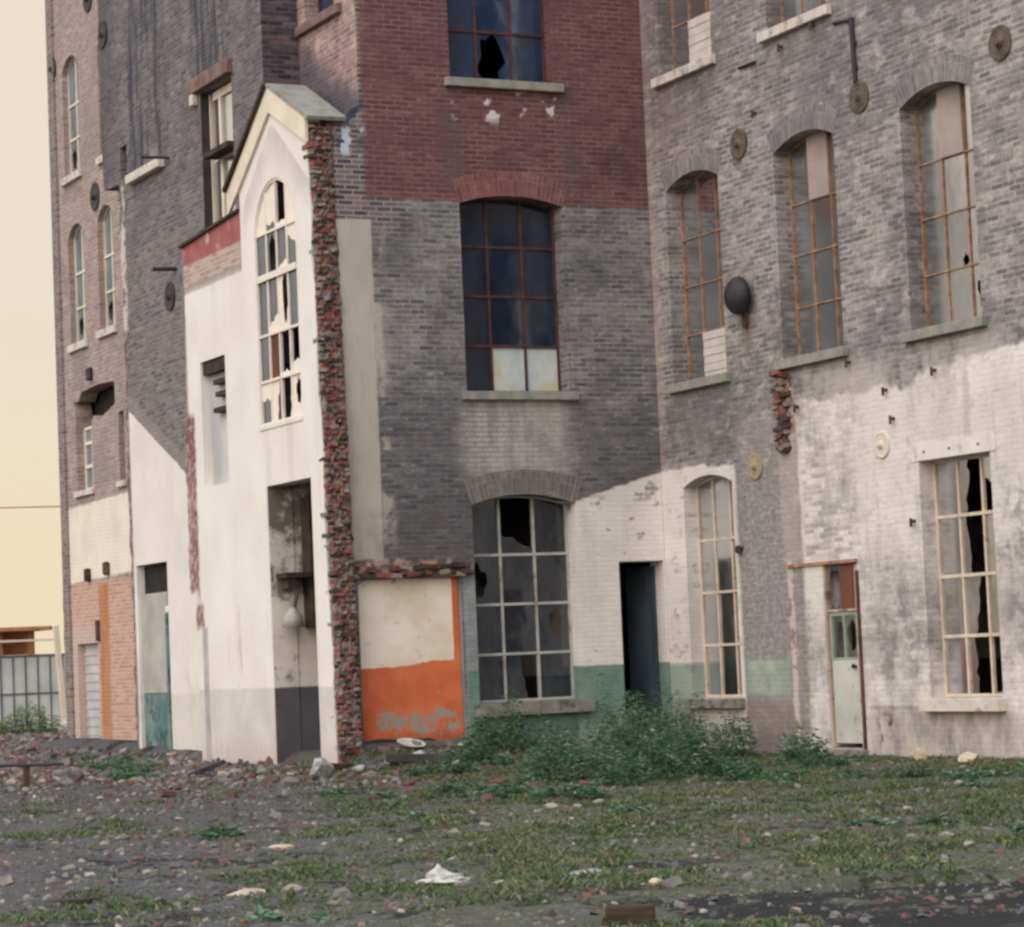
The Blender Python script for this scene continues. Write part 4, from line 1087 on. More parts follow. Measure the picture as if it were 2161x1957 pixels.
# half-glazed green door with a broken transom
dz = MB(); D0 = 0.035
PR.box(dz, -4.54, -3.97, 0.12, 1.128, D0, D0 + 0.045)
dr = dz.build("door", M['door_green'], fac, fo, label="pale green half-glazed door with rust stains", bevel=0.004)
dz = MB()
PR.box(dz, -4.56, -4.525, 1.13, 1.71, D0, D0 + 0.045); PR.box(dz, -4.00, -3.95, 1.13, 1.71, D0, D0 + 0.045)
PR.box(dz, -4.525, -4.00, 1.13, 1.16, D0, D0 + 0.045); PR.box(dz, -4.525, -4.00, 1.67, 1.71, D0, D0 + 0.045); PR.box(dz, -4.285, -4.25, 1.16, 1.67, D0, D0 + 0.045)
dz.build("sash", M['door_green_dark'], dr)
dz = MB()
def jag_hole(mbq, pl, a, b, z0, z1, d, cu, cz, ru, rz):
    outer = [Vector((a, z0, 0)), Vector((b, z0, 0)), Vector((b, z1, 0)), Vector((a, z1, 0))]
    hp = [Vector((min(max(a + (b - a) * (cu + ru * rng.uniform(.7, 1.1) * math.cos(-6.283 * k / 11)), a + .01), b - .01), min(max(z0 + (z1 - z0) * (cz + rz * rng.uniform(.7, 1.1) * math.sin(-6.283 * k / 11)), z0 + .01), z1 - .01), 0)) for k in range(11)]
    bb = len(mbq.v); mbq.v += [pl(q.x, q.y, d) for q in outer + hp]
    for t in tessellate_polygon([outer, hp]): mbq.f.append(tuple(bb + i for i in t)); mbq.m.append(0)
jag_hole(dz, PR, -4.525, -4.285, 1.16, 1.67, D0 + 0.02, 0.5, 0.5, 0.48, 0.42)
jag_hole(dz, PR, -4.25, -4.00, 1.16, 1.67, D0 + 0.02, 0.35, 0.5, 0.3, 0.42)
dz.build("pane", M['glass_dim'], dr)
dz = MB(); dz.lathe((0.036, -4.50, 1.05), (-1, 0, 0), [(0, 0.012), (0.03, 0.012), (0.035, 0.03), (0.06, 0.03)], 10); dz.build("handle", M['iron'], dr)
dz = MB()
PR.box(dz, -4.655, -4.575, 0.07, 2.28, 0.012, 0.12); PR.box(dz, -3.935, -3.905, 0.07, 2.29, 0.012, 0.12)
PR.box(dz, -4.57, -3.94, 1.72, 1.75, 0.02, 0.10)
dz.build("door_frame", M['frame_worn'], fac, fo)
dz = MB(); PR.box(dz, -4.565, -4.24, 1.752, 2.285, 0.03, 0.05); dz.build("transom_board", M['pane_brown'], fac, fo)
dz = MB(); jag_hole(dz, PR, -4.235, -3.94, 1.752, 2.285, 0.045, 0.5, 0.5, 0.5, 0.48); dz.build("transom_pane", M['glass_dim'], fac, fo)
dz = MB(); PR.box(dz, -4.69, -3.12, 2.305, 2.345, -0.035, -0.003); dz.build("lintel", M['rust_frame'], fac, fo)
dz = MB(); PR.box(dz, -4.72, -3.85, -0.12, 0.055, -0.10, 0.2); dz.build("doorstep", M['stone_dark'], fac, fo, bevel=0.015)
dz = MB(); PR.box(dz, -4.70, -4.66, 0.05, 2.2, -0.03, -0.003); dz.build("downpipe", M['rust'], fac, fo)
# door in the lean-to outline of the dark wing
M['teal'] = simple("peeling_teal_paint", S(78, 108, 108), S(122, 146, 140), 2.6, 0.85, 0.4, extra=(3, 0.50, S(62, 78, 82), 0.8))
M['door_cream'] = simple("dusty_cream_door", S(158, 156, 146), S(184, 180, 168), 2, 0.8, 0.2)
dz = MB(); PG.box(dz, 6.98, 8.18, 1.02, 2.55, 0.06, 0.10); dz.build("door", M['door_cream'], fac, fo)
dz = MB(); PG.box(dz, 6.98, 8.18, 0.14, 1.012, 0.055, 0.10); dz.build("door_panel", M['teal'], fac, fo)
dz = MB(); PG.box(dz, 6.74, 6.98, 0.13, 2.22, 0.02, 0.30); PG.box(dz, 6.80, 6.86, 0.14, 2.2, -0.012, 0.018); dz.build("door_post", M['teal'], fac, fo)
dz = MB(); PG.box(dz, 6.74, 6.975, 2.24, 2.33, 0.03, 0.3); dz.build("transom_bar", M['white_frame'], fac, fo)
dz = MB(); PG.box(dz, 6.76, 8.18, 2.552, 2.98, 0.12, 0.16); dz.build("transom_board", M['soot'], fac, fo)
dz = MB(); PG.box(dz, 6.6, 8.25, -0.1, 0.115, -0.12, 0.3); dz.build("doorstep", M['stone_pale'], fac, fo, bevel=0.015)
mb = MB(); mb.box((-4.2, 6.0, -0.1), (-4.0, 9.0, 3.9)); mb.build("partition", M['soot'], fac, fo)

# ---- blocked opening painted cream and orange
def mat_panel():
    c = Ctx("cream_and_orange_plaster")
    j = (c.noise(6, 5) - 0.5); jl = c.noise(2.2, 4) - 0.5
    U, Z = c.X, c.Z
    cream = c.mix(c.nz(2.2, 6, 0.65), S(222, 204, 186, 1.05), S(240, 228, 214, 1.05))
    cream = c.mix(c.sm(c.noise(2.0, 4, 0.5), 0.5, 0.6) * c.sm(U, -3.6, -4.2), cream, S(236, 226, 212))
    cream = c.mix(c.sm(c.noise(7, 4, 0.6), 0.6, 0.68) * 0.4, cream, S(190, 150, 128))
    orange = c.mix(c.nz(3, 5, 0.6), S(200, 100, 64), S(218, 120, 80))
    orange = c.mix(c.sm(c.noise(6, 6, 0.75), 0.54, 0.68) * 0.5, orange, S(196, 112, 84))
    orange = c.mix(c.sm(c.noise(3, 6, 0.7, (1, 1, 0.3)), 0.56, 0.7) * 0.4, orange, S(226, 150, 114))
    grey = c.sm(c.noise(5, 5, 0.65) + c.box(U + jl * 0.3, Z + jl * 0.1, -4.30, -3.10, 0.42, 0.72, 0.12) * 0.15, 0.60, 0.65) * c.sm(Z, 1.0, 0.9) * c.sm(c.noise(22, 4, 0.7), 0.34, 0.46)
    mo = c.sm(Z + jl * 0.10 + j * 0.05 - c.sm(U, -3.9, -3.4) * 0.06, 1.29, 1.27).mx(c.sm(U + j * 0.015, -3.185, -3.175))
    col = c.mix(mo, cream, orange)
    col = c.mix(grey, col, S(156, 150, 140))
    sp = c.sm(c.noise(9, 4), 0.56, 0.64) * c.box(U, Z, -4.1, -3.85, 2.26, 2.42, 0.06)
    col = c.mix(sp * 0.8, col, S(110, 106, 110))
    drt = c.sm(Z + j * 0.3, 0.45, 0.32)
    col = c.mix(drt * 0.4, col, S(120, 80, 60))
    return c.finish(col, 0.8, c.noise(7, 5, 0.6), 0.3, 0.01)
mb = MB()
ptop = [(-4.545, 2.34), (-4.40, 2.40), (-4.0, 2.405), (-3.6, 2.41), (-3.09, 2.41)]
wall(mb, PC, [(-4.545, 0.33), (-4.30, 0.36), (-3.95, 0.33), (-3.6, 0.34), (-3.35, 0.26), (-3.085, 0.22)][::1] + ptop[::-1], [], 0.1)
o = mb.build("infill_panel", mat_panel(), fac, fo, label="blocked opening painted cream above and orange below")
for v in o.data.vertices: v.co.y += 0.10
# broken lintel course over it: jagged bricks
def mat_rubblebrick():
    c = Ctx("broken_brick")
    isl = c.island()
    col = c.mix(c.sm(isl, 0.1, 0.9), S(108, 58, 52), S(150, 88, 76))
    col = c.mix(c.sm(isl * 7.31 - ((isl * 7.31)._b(0, 'FLOOR')), 0.62, 0.7), col, S(62, 54, 58))
    fr2 = (isl * 13.7) - ((isl * 13.7)._b(0, 'FLOOR'))
    col = c.mix(c.sm(fr2, 0.78, 0.84), col, S(150, 138, 130))
    col = c.mix(c.nz(16, 4, 0.65) * 0.5, col, S(98, 88, 86))
    return c.finish(col, 0.95, c.noise(20, 4), 0.5, 0.01)
M['brick_broken'] = mat_rubblebrick()
M['mortar_core'] = simple("old_mortar", S(84, 76, 74), S(146, 134, 126), 7, 0.95, 0.8, 0.03)
def rbox(mb, c0, sx, sy, sz, mi=0, tilt=0.1):
    mt = Matrix.Translation(c0) @ Matrix.Rotation(rng.uniform(-tilt, tilt), 4, 'Z') @ Matrix.Rotation(rng.uniform(-tilt, tilt), 4, 'X') @ Matrix.Rotation(rng.uniform(-tilt, tilt), 4, 'Y')
    x, y, z = sx / 2, sy / 2, sz / 2
    base = [(-x, -y, -z), (x, -y, -z), (x, y, -z), (-x, y, -z), (-x, -y, z), (x, -y, z), (x, y, z), (-x, y, z)]
    b = len(mb.v)
    mb.v += [tuple(mt @ Vector((p[0] * rng.uniform(.8, 1.08), p[1] * rng.uniform(.8, 1.08), p[2] * rng.uniform(.85, 1.05)))) for p in base]
    for f in ((0, 3, 2, 1), (4, 5, 6, 7), (0, 1, 5, 4), (1, 2, 6, 5), (2, 3, 7, 6), (3, 0, 4, 7)):
        mb.f.append(tuple(b + i for i in f)); mb.m.append(mi)
mb = MB()
x = -4.62
while x < -2.95:
    for zz in (2.47, 2.55):
        if rng.random() < 0.75:
            rbox(mb, (x + rng.uniform(-.02, .02), rng.uniform(-0.05, 0.03), zz + rng.uniform(-.02, .02)), rng.uniform(.09, .2), 0.14, 0.06, 0, 0.15)
    x += 0.115
mb.build("broken_course", M['brick_broken'], fac, fo)
mb = MB()
x = -4.55
while x < -3.0 and False:
    rbox(mb, (x, rng.uniform(-0.10, 0.02), 0.20 + rng.uniform(-.06, .06)), rng.uniform(.1, .22), 0.2, rng.uniform(.06, .12), 0, 0.3)
    x += 0.10
mb.build("broken_course", M['brick_broken'], fac, fo)

# ---- round tie plates
def tie_plate(p, axis, r, mat, parent, off, dark=False):
    q = MB(); a = Vector(axis)
    q.lathe(p, axis, [(0.0, r), (0.025, r), (0.03, r * 0.86), (0.022, r * 0.74), (0.022, r * 0.34), (0.05, r * 0.22), (0.075, r * 0.2), (0.08, r * 0.1)], 28)
    q.build("tie_plate", mat, parent, off, smooth=False)
for (u, z, r) in ((-2.46, 7.83, 0.20), (-5.26, 7.86, 0.20), (-8.06, 7.88, 0.20)):
    tie_plate((0.0, u, z), (-1, 0, 0), r, M['rust_stone'], fac, fo)
M['plate_rust'] = simple("pale_rusty_plate", S(150, 136, 118), S(176, 156, 128), 8, 0.9, 0.4, extra=(6, 0.54, S(150, 106, 66), 0.7))
tie_plate((0.0, -2.48, 3.64), (-1, 0, 0), 0.17, M['plate_rust'], fac, fo)
M['plate_white'] = simple("whitewashed_plate", S(206, 194, 182), S(224, 212, 198), 6, 0.9, 0.4)
tie_plate((0.0, -5.35, 3.66), (-1, 0, 0), 0.16, M['plate_white'], fac, fo)
for (u, z) in ((6.15, 6.95), (7.35, 4.9) if False else (9.0, 11.6)):
    tie_plate((-4.81, u, z), (-1, 0, 0), 0.22, M['iron'], fac, fo)

# rods and hooks on the walls
def rod(name, a, b, r, parent, off, m_=None):
    q = MB(); q.tube(a, b, r, 8); q.build(name, m_ or M['iron'], parent, off)
rod("iron_rod", (-4.80, 6.02, 9.03), (-5.25, 6.02, 9.02), 0.022, fac, fo)
rod("iron_rod", (-4.80, 5.86, 7.32), (-5.18, 5.86, 7.31), 0.032, fac, fo)
q = MB(); q.tube((-0.02, -4.80, 8.86), (-0.03, -5.20, 8.82), 0.018, 8); q.tube((-0.03, -5.20, 8.84), (-0.03, -5.22, 8.05), 0.03, 8); q.box((-0.035, -5.26, 8.5), (-0.002, -5.17, 8.55)); q.box((-0.035, -5.26, 8.2), (-0.002, -5.17, 8.25))
q.build("wall_pipe", M['iron'], fac, fo)
rod("iron_rod", (-0.02, -2.56, 8.80), (-0.03, -2.98, 8.79), 0.02, fac, fo)
for (u, z) in ((-3.6, 8.85), (-4.35, 8.95), (-4.75, 4.72), (-5.5, 4.3), (-6.5, 4.42), (-5.62, 3.95), (-5.93, 2.72), (-2.06, 2.62), (-3.55, 4.3), (-2.9, 8.15)):
    q = MB(); q.tube((0.0, u, z), (-0.07, u, z - 0.01), 0.02, 8); q.tube((-0.06, u, z + 0.03), (-0.06, u, z - 0.07), 0.018, 8)
    q.build("wall_hook", M['rust'], fac, fo)
q = MB(); q.lathe((-0.002, -1.98, 2.60), (-1, 0, 0), [(0, .05), (.05, .05), (.06, .03)], 10); q.build("wall_hook", M['iron'], fac, fo)
# raised remains of the broken chase on the right wing
mb = MB()
for k in range(64):
    z = rng.uniform(3.75, 4.78); rbox(mb, (rng.uniform(-0.05, 0.0), -3.22 + rng.uniform(-.16, .16) * (0.6 + (z - 3.7) * .4), z), 0.10, rng.uniform(.07, .17), 0.06, 0, 0.3)
for k in range(0):
    z = rng.uniform(2.5, 3.8); rbox(mb, (rng.uniform(-0.02, 0.02), -3.24 + rng.uniform(-.10, .10), z), 0.06, rng.uniform(.06, .12), 0.055, 0, 0.2)
mb.build("broken_brickwork", M['brick_broken'], fac, fo)

# bell
bell = root("alarm_bell", (0.0, -2.45, 5.85), "big dark domed alarm bell mounted between two tall windows of the right wing", "bell")
q = MB(); q.lathe((-0.10, 0, 0), (-1, 0, 0), [(0, .24), (.03, .25), (.07, .24), (.13, .19), (.17, .115), (.19, .03)], 28); q.build("gong", M['iron'], bell, smooth=True)
q = MB(); q.lathe((0, 0, 0), (-1, 0, 0), [(0, .12), (.10, .12)], 20); q.box((-0.07, -0.03, -0.38), (-0.002, 0.03, -0.12)); q.tube((-0.05, 0, -0.30), (-0.05, 0, -0.42), 0.035, 10); q.build("mount", M['rust'], bell)

# ================================================================== GABLE WALL
gab = root("ruined_gable_wall", (-4.9, 1.3, 0.0), "cream plastered ruined gable wall with a broken arched window and torn brick edge", "ruined wall")
OFF["ruined_gable_wall"] = (4.9, -1.3, 0.0); go = OFF["ruined_gable_wall"]
GA = (0.37, 2.03)
w_open = [opening(0.58, 2.08, 4.60, 7.12, 0.74), opening(3.40, 4.42, 3.94, 5.74, 0.0), opening(0.36, 1.95, -0.02, 3.77, 0.0)]
def near_u(z): return 0.02 - 0.26 * (1 - z / 8.4)
near = [(near_u(0.2 + k * 0.27) + 0.05 + rng.uniform(-.03, .04), 0.2 + k * 0.27) for k in range(30)]
far = []
for k in range(30):
    z = 7.35 - k * 0.25
    u = 5.03 if z > 4.95 else (4.90 if z > 2.3 else 4.93)
    far.append((u + rng.uniform(-.035, .035), z))
outer = [(-0.19, -0.4)] + near + [(0.05, 8.41), (1.30, 9.08), (2.94, 7.98), (2.72, 7.86), (2.60, 7.72), (2.60, 7.63), (5.03, 7.50)] + far + [(4.92, -0.4)]
mb = MB()
# the thick part (near half, free-standing) and the thin skin over the dark wing
wall(mb, PW, outer, w_open, 0.185)
mb.build("wall", M['gable'], gab, go)
mb = MB()
PWB = Plane('x', -4.813)
nb = [(p[0] + 0.03, p[1]) for p in near]
wall(mb, PWB, [(-0.20, -0.4)] + nb + [(0.05, 8.36), (1.30, 9.03), (2.015, 8.52), (2.015, -0.4)], [opening(0.56, 2.0, 4.60, 7.12, 0.71), opening(0.36, 1.95, -0.02, 3.77, 0.0)], 0.163)
mb.build("backing", M['interior'], gab, go)
# torn end: a rough core of brick and lime mortar, with broken brick ends standing out of it
def mat_torn():
    c = Ctx("torn_brick_core")
    u, z = c.X + (c.noise(9, 3) - 0.5) * 0.03, c.Z + (c.noise(7, 3) - 0.5) * 0.03
    rnd, mo = c.brick(u, z, 0.105, 0.0675, 0.012)
    n1 = c.noise(13, 5, 0.75)
    f = rnd * 0.6 + n1 * 0.6
    col = c.mix(c.sm(f, 0.35, 0.75), S(70, 48, 50), S(150, 86, 74))
    h = rnd * 5.7; hf = h - h._b(0, 'FLOOR')
    col = c.mix(c.sm(hf, 0.66, 0.74), col, c.mix(n1, S(96, 88, 88), S(170, 156, 146)))
    col = c.mix(mo * c.nz(6, 4), col, S(140, 128, 120))
    col = c.mix(c.sm(c.noise(8, 5, 0.7), 0.56, 0.66) * 0.8, col, S(48, 42, 46))
    return c.finish(col, 0.95, (1.0 - mo) * 0.6 + n1 + rnd * 0.6, 1.0, 0.03)
mb = MB(); nxc, nzc = 9, 150
for k in range(nzc + 1):
    zk = -0.3 + 8.66 * k / nzc
    for i in range(nxc + 1):
        xk = -4.992 + 0.345 * i / nxc
        yk = near_u(max(zk, 0)) + rng.uniform(-.022, .022) + (0.035 if i in (0, nxc) else 0.0)
        mb.v.append((xk + (rng.uniform(-.008, .012) if i else 0.0), yk, zk))
for k in range(nzc):
    for i in range(nxc):
        a_ = k * (nxc + 1) + i
        mb.f.append((a_, a_ + 1, a_ + nxc + 2, a_ + nxc + 1)); mb.m.append(0)
mb.build("torn_core", mat_torn(), gab, go)
mb = MB(); z = -0.05; row = 0
while z < 8.34:
    zt = min(z, 8.3)
    if row % 2:
        xs = [(-4.955, .10), (-4.84, .11), (-4.72, .10)]
    else:
        xs = [(-4.90, .19), (-4.74, .12)]
    for (xc, ln) in xs:
        r_ = rng.random()
        if r_ < 0.5: continue
        rbox(mb, (xc + rng.uniform(-.02, .02), near_u(zt) + 0.072 + rng.uniform(-.03, .02), zt + rng.uniform(-.012, .012)), ln * rng.uniform(.55, 1.0), 0.2, rng.uniform(.04, .062), 0 if r_ < 0.92 else 1, 0.14)
    z += 0.0705; row += 1
for k in range(150):
    zk = rng.uniform(-.05, 8.25)
    rbox(mb, (rng.uniform(-4.965, -4.69), near_u(zk) + 0.01 + rng.uniform(-.03, .03), zk), rng.uniform(.03, .08), 0.12, rng.uniform(.02, .05), rng.choice((0, 0, 1)), 0.5)
mb.build("broken_edge", [M['brick_broken'], M['mortar_core']], gab, go)
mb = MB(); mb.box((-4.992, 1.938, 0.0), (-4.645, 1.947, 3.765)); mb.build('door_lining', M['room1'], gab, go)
# painted return of the small blocked window, its lining and splintered slats
mb = MB(); PW.box(mb, 3.405, 4.415, 3.945, 5.735, 0.14, 0.183); mb.build("infill_panel", simple("grey_plaster", S(168, 170, 172), S(206, 202, 196), 0.8, 0.9, 0.3, st=(1, 1, 0.6)), gab, go)
mb = MB()
PW.box(mb, 3.41, 4.40, 5.55, 5.73, 0.03, 0.135)
for z, u0_, u1_ in ((5.42, 3.41, 4.0), (5.24, 3.41, 3.92), (5.02, 3.41, 4.02)):
    mb.box((-4.97, u0_, z - 0.05), (-4.88, u1_, z + 0.02))
mb.build("slat", M['timber_dark'], gab, go)
# cap roof and rake boards
mb = MB()
X0, X1 = -5.06, -4.40
def slab(mb, p0, p1, x0, x1, th, mi=0):
    (ya, za), (yb, zb) = p0, p1
    n = Vector((0, -(zb - za), yb - ya)).normalized()
    if n.z < 0: n = -n
    n = n * th
    a = [(x0, ya, za), (x1, ya, za), (x1, yb, zb), (x0, yb, zb)]
    b = len(mb.v); mb.v += a + [(q[0], q[1] + n.y, q[2] + n.z) for q in a]
    for f in ((0, 3, 2, 1), (4, 5, 6, 7), (0, 1, 5, 4), (1, 2, 6, 5), (2, 3, 7, 6), (3, 0, 4, 7)):
        mb.f.append(tuple(b + i for i in f)); mb.m.append(mi)
slab(mb, (-0.10, 8.375), (1.30, 9.095), X0, -4.50, 0.05)
slab(mb, (1.302, 9.095), (2.0, 8.63), X0, -4.50, 0.05)
mb.build("roof", M['slate'], gab, go)
mb = MB()
slab(mb, (1.302, 9.10), (2.98, 7.955), -5.10, -5.062, 0.055); slab(mb, (2.02, 8.61), (2.98, 7.955), -5.060, -4.82, 0.055)
mb.build("rake_edge", M['rake'], gab, go)
mb = MB()
def strip(mb, pl, a, b, wd, d0, d1):
    (ua, za), (ub, zb) = a, b
    p = [(ua, za), (ub, zb), (ub, zb - wd), (ua, za - wd)]
    for d in (d0, d1): mb.poly([pl(*q, d) for q in p])
    for i in range(4): mb.poly([pl(*p[i], d0), pl(*p[(i + 1) % 4], d0), pl(*p[(i + 1) % 4], d1), pl(*p[i], d1)])
strip(mb, PW, (1.30, 9.08), (2.98, 7.945), 0.33, -0.045, -0.003); strip(mb, PW, (1.299, 9.08), (0.0, 8.43), 0.33, -0.045, -0.003)
mb.build("rake_board", M['rake_white'], gab, go)
mb = MB(); PW.box(mb, 2.62, 5.05, 7.515, 7.555, -0.05, 0.19)
o = mb.build("coping", M['rake'], gab, go)
for v in o.data.vertices: v.co.z += (5.03 - v.co.y) / 2.43 * 0.13 - 0.02
# arched window with white and broken panes
g, k_, wv = 'glass_grey', None, 'pane_white'
cells = {(3, 0): ('split', g, wv, .55, .62), (2, 0): ('vsplit', 'pane_brown', wv, .55, .25), (1, 0): ('vsplit', wv, None, .3, .08), (0, 0): ('hole', wv, .45, .6, .3, .35),
         (3, 1): g, (2, 1): 'pane_brown', (1, 1): ('split', wv, None, .16, .06), (0, 1): ('split', wv, None, .34, .22),
         (3, 2): g, (2, 2): ('split', wv, g, .45, .12), (1, 2): ('hole', wv, .4, .55, .25, .55), (0, 2): g,
         (3, 3): g, (2, 3): ('hole', g, .45, .45, .4, .55), (1, 3): ('split', wv, g, .30, .08), (0, 3): ('split', g, wv, .5, .75),
         (3, 4): ('split', g, wv, .22, .12), (2, 4): ('split', g, wv, .14, .22), (1, 4): ('split', wv, None, .10, .16), (0, 4): ('split', None, wv, .62, .4)}
window(gab, PW, 0.58, 2.08, 4.60, 7.12, 0.74, 4, [5.18, 5.80, 6.58, 7.18], dict(frame=M['white_frame'], glass='glass_grey'), depth=0.014, bar=0.036, cells=cells, frame_w=0.02)
mb = MB(); PW.box(mb, 0.62, 2.04, 6.535, 6.625, -0.004, 0.010); mb.build("transom_bar", M['white_frame'], gab, go)
mb = MB(); PW.box(mb, 0.54, 2.12, 4.53, 4.592, -0.015, -0.003); mb.build("sill", M['gable'], gab, go, bevel=0.01)
# hangings inside the doorway
cab = root("wall_cabinet", (-4.33, 1.745, 1.85), "dark brown cabinet hung high on the back wall inside the tall doorway", "cabinet")
q = MB(); q.box((-0.20, -0.10, 0), (0.30, 0.205, 1.75)); q.build("body", M['timber_dark'], cab, bevel=0.01)
q = MB(); q.box((-0.17, -0.125, 0.05), (0.27, -0.102, 1.05)); q.build("door", M['timber_dark'], cab, bevel=0.005)
lmp = root("hanging_lamp", (-4.78, 1.72, 1.98), "broken enamel lamp shade hanging by a bent rod inside the tall doorway", "lamp")
q = MB(); q.tube((0.14, 0.02, 0.55), (0.02, 0, 0.12), 0.022, 8); q.tube((0.14, 0.02, 0.55), (0.14, 0.22, 0.57), 0.02, 8); q.build("rod", M['rust'], lmp)
q = MB(); q.lathe((0, 0, 0.14), (0, 0, -1), [(0, .04), (.04, .06), (.12, .13), (.26, .15)], 18); q.build("lamp_shade", simple("chipped_enamel", S(150, 148, 142), S(186, 180, 170), 5, 0.5, 0.2), lmp, smooth=True)
shelf = root("wall_shelf", (-4.72, 1.80, 2.52), "sagging dark shelf bracket fixed inside the tall doorway", "shelf")
q = MB(); q.box((-0.2, -0.25, 0), (0.16, 0.145, 0.07)); q.build("board", M['timber_dark'], shelf)
q = MB(); q.box((-0.12, -0.1, -0.14), (-0.08, 0.14, -0.002)); q.build("bracket", M['rust'], shelf)

# ================================================================== END BLOCK
eb = root("brick_end_block", (-4.0, 11.7, 0.0), "pale pinkish brick end block with narrow arched windows at the far left", "building")
OFF["brick_end_block"] = (4.0, -11.7, 0.0); eo = OFF["brick_end_block"]
l_open = [opening(11.86, 12.80, 9.95, 11.80, 0.22), opening(11.82, 12.72, 7.02, 8.88, 0.20), opening(11.72, 12.62, 4.48, 5.95, 0.0), opening(10.20, 11.05, 7.06, 8.92, 0.2),
          opening(9.9, 10.75, 4.48, 6.05, 0.0), opening(11.75, 12.92, 0.18, 1.87, 0.0), opening(9.85, 10.75, 9.95, 11.8, 0.22)]
# ragged hole above the third window joins that opening
l_open[2] = [(11.72, 4.48), (12.62, 4.48), (12.62, 5.86), (12.70, 6.03), (12.42, 6.02), (12.25, 6.16), (11.30, 6.20), (10.42, 6.16), (10.40, 5.78), (11.0, 5.66), (11.35, 5.56), (11.60, 5.70), (11.72, 5.60)]
l_open[4] = [(9.96, 4.48), (10.26, 4.48), (10.26, 5.62), (9.96, 5.62)]
ed = [(13.55 + rng.uniform(-.07, .05) + (0.12 if z_ < 2.8 else 0), z_) for z_ in [0.1 + 0.22 * k for k in range(57)]]
mb = MB()
wall(mb, PL, [(9.3, -0.4), (13.6, -0.4)] + ed + [(13.55, TOP), (9.62, TOP), (9.62, 9.1), (9.3, 9.0)], l_open, 0.3)
mb.build("wall", M['end'], eb, eo)
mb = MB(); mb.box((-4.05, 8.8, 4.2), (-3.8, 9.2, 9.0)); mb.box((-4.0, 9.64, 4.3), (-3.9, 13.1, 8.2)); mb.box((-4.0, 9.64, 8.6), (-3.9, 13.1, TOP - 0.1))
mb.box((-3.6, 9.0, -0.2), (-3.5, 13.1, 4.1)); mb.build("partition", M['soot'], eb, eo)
mF = dict(frame=M['rake_white'], glass='glass_far')
for (u0, u1, z0, zs, rise, rows) in ((11.86, 12.80, 9.95, 11.80, .22, [10.6, 11.2]), (11.82, 12.72, 7.02, 8.88, .2, [7.65, 8.25]), (10.20, 11.05, 7.06, 8.92, .2, [7.7, 8.3]), (9.85, 10.75, 9.95, 11.8, .22, [10.6, 11.2])):
    window(eb, PL, u0, u1, z0, zs, rise, 2, rows, mF, depth=0.10, bar=0.04, frame_w=0.03, sill=('stone_pale', 0.08, 0.13, 0.07), cells={(1, 0): ('hole', 'glass_far', .5, .5, .3, .3)})
window(eb, PL, 11.72, 12.62, 4.48, 5.58, 0.0, 2, [4.9, 5.3], mF, depth=0.14, bar=0.06, frame_w=0.05, cells={(0, 1): None, (0, 0): ('hole', 'glass_far', .5, .5, .3, .3)}, sill=('stone_pale', 0.06, 0.10, 0.06))
window(eb, PL, 9.96, 10.26, 4.48, 5.62, 0.0, 1, [], dict(frame=M['timber_dark'], glass='glass_dim'), depth=0.14, bar=0.04, sill=('stone_pale', 0.06, 0.10, 0.06))
# infill wall leaf beside it, under the ragged hole: shutter door below
mb = MB()
for k in range(11):
    z0 = 0.20 + k * 0.151
    PL.box(mb, 11.77, 12.90, z0, z0 + 0.105, 0.13, 0.17); PL.box(mb, 11.77, 12.90, z0 + 0.107, z0 + 0.149, 0.115, 0.17)
mb.build("shutter_door", simple("pale_grey_shutter", S(170, 172, 174), S(206, 202, 198), 3, 0.6, 0.2, st=(1, 1, 0.5)), eb, eo)
mb = MB(); PL.box(mb, 11.60, 11.72, 1.9, 2.25, -0.05, -0.003); mb.build("wall_hook", M['rust'], eb, eo)
for (u, z, m_) in ((11.05, 2.98, 'rust'), (12.1, 2.92, 'timber_dark'), (11.65, 6.3, 'iron')):
    mb = MB(); PL.box(mb, u - 0.1, u + 0.1, z, z + 0.22, -0.08, -0.003); mb.build("corbel", M[m_], eb, eo, bevel=0.03)
tie_plate((-4.36, 11.15, 12.75), (-1, 0, 0), 0.24, M['iron'], eb, eo)
tie_plate((-4.36, 11.1, 9.35), (-1, 0, 0), 0.24, M['iron'], eb, eo)
tie_plate((-4.36, 13.3, 12.0), (-1, 0, 0), 0.2, M['iron'], eb, eo)

# ================================================================== BACKGROUND AT THE LEFT
M['rust_band'] = simple("rusty_corrugated_band", S(156, 102, 68), S(196, 140, 98), 3, 0.85, 0.3)
shed = root("low_shed", (-6.0, 28.0, 0.0), "low shed with a rusty open strip above grey gridded panels beyond the building", "shed")
mb = MB()
mb.box((-8.0, 0.4, 0.0), (6.2, 4.0, 1.86)); mb.build("wall", M['stone_pale'], shed)
mb = MB(); mb.box((-8.0, 1.2, 1.87), (5.55, 1.3, 2.40)); mb.build("back_board", M['rust_band'], shed)
mb = MB(); mb.box((-8.1, -0.05, 2.40), (5.66, 4.1, 2.49)); mb.build("roof", M['rust_band'], shed)
mb = MB(); mb.box((-8.0, -0.02, 2.15), (5.76, 0.04, 2.20)); mb.build("rail", M['rake_white'], shed)
x = -7.6
while x < 5.4:
    mb = MB(); mb.box((x, 0.3, 1.862), (x + 0.16, 0.5, 2.395)); mb.build("post", M['rust_band'], shed); x += 0.75
mb = MB(); mb.box((-8.0, 0.28, 0.10), (6.2, 0.33, 1.84)); mb.build("panel", simple("grey_glass_panel", S(186, 190, 188), S(216, 214, 206), 1.4, 0.5, 0.1, spec=0.4), shed)
mb = MB(); x = -8.0
while x < 6.2: mb.box((x, 0.25, 0.10), (x + 0.028, 0.275, 1.84)); x += 0.29
for z in (0.12, 0.95, 1.81): mb.box((-8.0, 0.252, z), (6.2, 0.273, z + 0.03))
